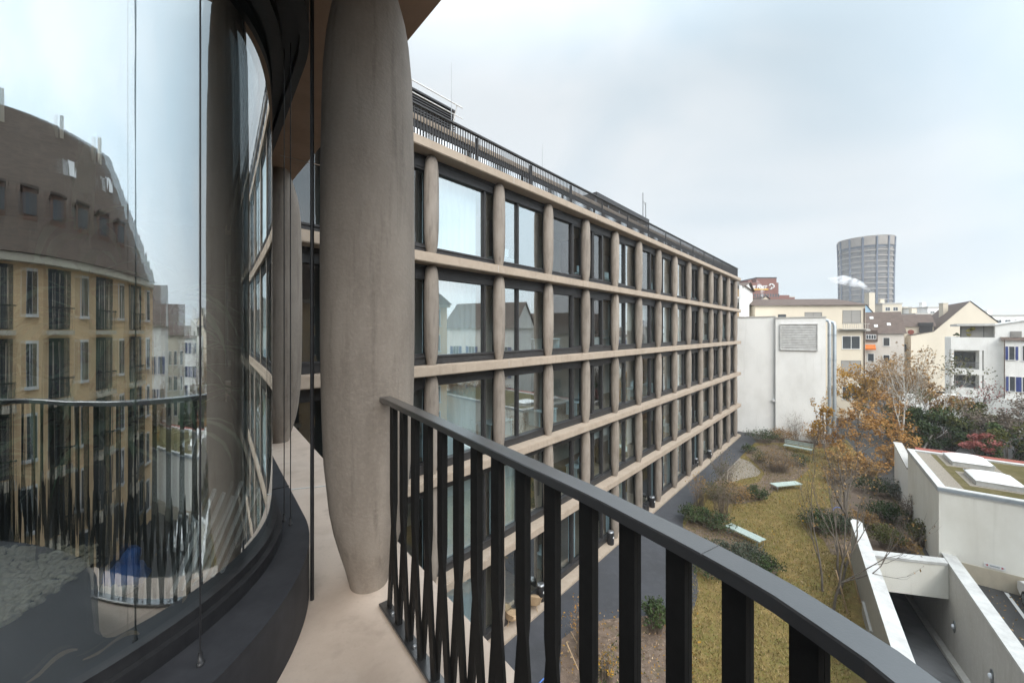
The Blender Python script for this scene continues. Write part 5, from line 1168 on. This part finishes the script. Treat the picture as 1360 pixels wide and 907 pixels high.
house('shutter_house', 'white house with dark blue shutters beside the terraced house', (x0b, Yb), RW_, 12, 9, HZ(452, Yb), m_white, [(.38, 8.25, .42, 1.75, 'b'), (1.45, 8.2, .6, 1.9, 'g'), (.42, 4.15, .42, 1.9, 'b'), (1.45, 4.15, .6, 1.9, 'b'), (4, 8.25, .9, 1.8, 'b'), (4, 4.2, .9, 1.8, 'b'), (7, 8.25, .9, 1.8, 'b'), (7, 4.2, .9, 1.8, 'b'), (1, 1.0, .9, 1.8, 'b'), (7, 1.0, .9, 1.8, 'b')], ('x', 2.2, .3, m_roof))
b = MB(); q = V(1334, 440, Yb-.3); b.tube([(q.x, q.y, 0), (q.x, q.y, HZ(450, Yb))], .05, 6); tag(b.build('downpipe', m_roof), 'brown downpipe between the white houses', 'pipe')
b = MB(); b.box(-.45, .45, -.2, .2, 0, .9); b.box(-.40, .40, -.23, -.2, .1, .8); b.tube([(0, -.23, .45), (0, -.25, .45)], .3, 18); b.box(-.5, -.42, -.25, .25, -.7, 0); b.box(.42, .5, -.25, .25, -.7, 0)
o = b.build('air_conditioner', m_swin); o.location = V(1349, 449, Yb-.2); o.rotation_euler = (0, 0, RW_); tag(o, 'grey air conditioning unit on the roof by the blue shutters', 'air conditioner')
# garden walls of those houses
b = MB(); q0 = V(1262, 530, 49)*Vector((1, 1, 0)); b.bar(q0+Vector((0, 0, 1.9)), q0+Vector((5.5, -4.5, 1.9)), .3, 3.8); tag(b.build('garden_wall', m_white), 'white garden wall at the foot of the terraced house', 'wall')
b = MB(); q0 = V(1196, 520, 50)*Vector((1, 1, 0)); b.bar(q0+Vector((0, 0, 1.9)), q0+Vector((7.5, 0, 1.9)), .3, 3.8); tag(b.build('garden_wall', m_white), 'long white garden wall glimpsed through the brown trees', 'wall')
# houses reflected in the windows, beside the view
house('side_house', 'white house with grey roof and blue shutters facing the offices', (44, 20), math.radians(-62), 13, 10, 12.5, m_white, [(1+3*i, 1.4+3.2*j, 1.0, 1.7, 'b') for i in range(4) for j in range(3)], ('x', 4.5, .3, m_roof))
house('side_house', 'cream house with brown roof facing the offices', (52, 33), math.radians(-58), 12, 10, 11.5, m_cream, [(1+2.8*i, 1.4+3.2*j, 1.0, 1.7, 'g') for i in range(4) for j in range(3)], ('x', 4.2, .3, m_roof))
house('side_house', 'plain white house with brown roof at the far side of the gardens', (74, 45), math.radians(-56), 13, 10, 12, m_white, [(1+2.8*i, 1.4+3.2*j, 1.0, 1.7, 's') for i in range(4) for j in range(3)], ('x', 4.5, .3, m_roof))
tree('bare brown tree between parking and houses, reflected in the windows', (36, 16, 0), 9.5, m_lrust, 2600, .11, 61, trunk=.32, r=.13, spread=.9, up=.1, kids=(4, 5), top=4, lscat=.3)
tree('half-bare tree beside the yellow apartment block', (33, 12.5, 0), 7.5, m_lyellow, 1500, .10, 62, trunk=.32, r=.11, spread=.9, up=.1, kids=(4, 5), top=4, lscat=.3)

# yellow apartment block opposite the terrace (seen mirrored in the rounded glass)
A_ = Vector((19.2, -9.2, 0)); B_ = Vector((29.3, 10.8, 0)); ud = (B_-A_).normalized(); A2 = A_ - ud*15
Lq = (B_-A2).length; ZE = 15.2
yb = thing('apartment_block', 'yellow five-storey apartment block with balconies and steep brown roof', 'building', (B_.x, B_.y, 0), ang(A2-B_))
def ybx(mb, x0, x1, y0, y1, z0, z1):      # y counts away from the street front
    mb.box(x0, x1, -max(y0, y1), -min(y0, y1), z0, z1) if YS < 0 else mb.box(x0, x1, min(y0, y1), max(y0, y1), z0, z1)
YS = 1 if Vector((-(A2-B_).y, (A2-B_).x, 0)).x > 0 else -1
b = MB(); ybx(b, 0, Lq, 0, 11, -.1, ZE); b.build('wall', m_yell, yb)
b = MB(); ov = .7; zr = ZE+7.6; zm = ZE+1.9
def rp(x, y, z): return (x, y*YS, z)
b.add([rp(-.4, -ov, ZE-.1), rp(Lq+.3, -ov, ZE-.1), rp(Lq+.3, 5.5, zr), rp(6.5, 5.5, zr), rp(Lq+.3, 11.7, ZE-.1), rp(-.4, 11.7, ZE-.1)], [(0, 1, 2, 3), (3, 2, 4, 5), (1, 4, 2), (0, 3, 5), (0, 5, 4, 1)]); yr = b.build('roof', m_tiles, yb)
for x, yy in ((8.5, 4.6), (14.5, 4.9), (22, 4.6)):
    b = MB(); ybx(b, x, x+.5, yy, yy+.5, zr-2.5, zr+.45); b.build('chimney', m_cream, yr)
sl = (zr-ZE+.1)/(5.5+ov)
for x, y_ in ((7.2, 3.2), (13.5, 3.0)):
    z_ = ZE-.1+(y_+ov)*sl; b = MB(); b.add([rp(x, y_-.08, z_+.04), rp(x+.8, y_-.08, z_+.04), rp(x+.8, y_+.72, z_+.04+.8*sl), rp(x, y_+.72, z_+.04+.8*sl)], [(0, 1, 2, 3)]); b.build('roof_window', m_wpaint, yr)
for k in range(8):
    x = 6.4+3.1*k; y_ = .5; z_ = ZE-.1+(y_+ov)*sl
    b = MB(); ybx(b, x, x+1.5, y_, y_+1.6, z_-.3, z_+1.35); d_ = b.build('dormer', m_dorm, yr)
    b = MB(); ybx(b, x+.2, x+1.3, y_-.03, y_-.005, z_+.25, z_+1.15); b.build('dormer_window', m_dwin, d_); b = MB(); ybx(b, x-.15, x+1.65, y_-.15, y_+1.9, z_+1.352, z_+1.47); b.build('dormer_roof', m_roof, d_)
b = MB(); ybx(b, -.2, Lq+.2, -.6, -.01, ZE-.45, ZE-.12); b.build('eaves', m_cream, yb)
for j in range(5):
    z = .9+2.95*j
    for i in range(int(Lq/3.0)):
        x = .9+3.0*i
        bal = i % 2 == 1
        if bal:      # flat dark panel painted as a shaded recess, with door frame and railing
            b = MB(); ybx(b, x-.75, x+1.85, -.04, -.002, z-.62, z+1.95); rec = b.build('balcony_dark_panel', m_dwin, yb)
            b = MB(); ybx(b, x-.2, x-.12, -.08, -.045, z-.6, z+1.8); ybx(b, x+1.2, x+1.28, -.08, -.045, z-.6, z+1.8); ybx(b, x+.5, x+.58, -.08, -.045, z-.6, z+1.8); b.build('door_frame', m_cream, rec)
            b = MB(); ybx(b, x-.9, x+2.0, -1.1, -.1, z-.85, z-.66); b.build('balcony', m_cream, yb)
            b = MB(); ybx(b, x-.9, x+2.0, -1.1, -1.05, z+.25, z+.31)
            for q in range(20): ybx(b, x-.88+.147*q, x-.855+.147*q, -1.09, -1.065, z-.66, z+.25)
            b.build('balcony_railing', m_black, yb)
        else:
            b = MB(); ybx(b, x-.10, x+1.05, -.06, -.001, z+1.75, z+1.87); ybx(b, x-.2, x+1.15, -.16, -.001, z-.13, z); ybx(b, x-.10, x, -.06, -.001, z, z+1.75); ybx(b, x+.95, x+1.05, -.06, -.001, z, z+1.75); ybx(b, x+.44, x+.51, -.05, -.001, z, z+1.75)
            f = b.build('window', m_wpaint, yb); b = MB(); ybx(b, x, x+.95, -.03, -.004, z, z+1.75); b.build('pane', m_dwin, f)
# far skyline blocks
rng = random.Random(31)
FAR = [(1172, 150, 6.5, 404, m_cream, 'pale block with stepped roof at the foot of the round tower'), (1186, 170, 7, 409, m_white, 'whitish flat block just past the round tower'), (1206, 165, 12, 414, m_cream, 'long beige block on the skyline past the tower'),
       (1232, 140, 10, 409, m_white, 'white flat-roofed block behind the chimney of the gable house'), (1216, 120, 7, 418, m_cream, 'small cream block between brown roofs'), (1318, 130, 12, 420, m_white, 'pale low block behind the white terraced house')]
for px, Y, w, py, m, lab in FAR:
    house('skyline_block', lab, at_px(px, Y), math.radians(rng.uniform(-12, 5)), w, 14, HZ(py, Y), m, [(1+2.6*i, HZ(py, Y)-2.6, 1.5, 1.3, 'g') for i in range(int(w/2.7))], ('flat', .5, .2, m_conc), group='blocks on the skyline', chim=[(1.2, 3, HZ(py, Y)+.5, 1.4, 1.6)])
for px, Y, w, py, lab in [(1160, 105, 16, 417, 'broad brown roof in the middle distance'), (1186, 98, 14, 424, 'second brown roof in the middle distance'), (1325, 110, 26, 430, 'brown roofs behind the shutter house')]:
    house('roofed_house', lab, at_px(px, Y), math.radians(-8), w, 10, HZ(py, Y)-3.6, m_cream, [], ('x', 3.6, .3, m_roof), group='brown roofs in the distance')
b = MB(); hp = []
for i in range(41):
    x = -1200+60*i; b_ = 30+14*math.sin(i*.7)+9*math.sin(i*1.9+1); hp.append((x, b_))
vs = [(x, 1400, -1) for x, h in hp]+[(x, 1420, h) for x, h in hp]+[(x, 1490, -1) for x, h in hp]; n = 41
b.add(vs, [(i, i+1, n+i+1, n+i) for i in range(n-1)]+[(n+i, n+i+1, 2*n+i+1, 2*n+i) for i in range(n-1)], 0, True)
tag(b.build('hills', mat('far_hills', (.05, .07, .05), (.07, .085, .05), rough=1, scale=.02)), 'low wooded hills on the horizon', kind='structure')

# ---------------------------------------------------------------- air
m = bpy.data.materials.new('haze'); m.use_nodes = True; nt = m.node_tree
for n in list(nt.nodes): nt.nodes.remove(n)
o_ = nt.nodes.new('ShaderNodeOutputMaterial'); v_ = nt.nodes.new('ShaderNodeVolumePrincipled'); v_.inputs['Color'].default_value = (.93, .96, 1.0, 1); v_.inputs['Density'].default_value = .0005
nt.links.new(v_.outputs[0], o_.inputs['Volume'])
b = MB(); b.box(-1550, 1550, -1550, 1550, -8, 75); tag(b.build('haze', m), 'thin winter haze', kind='stuff')
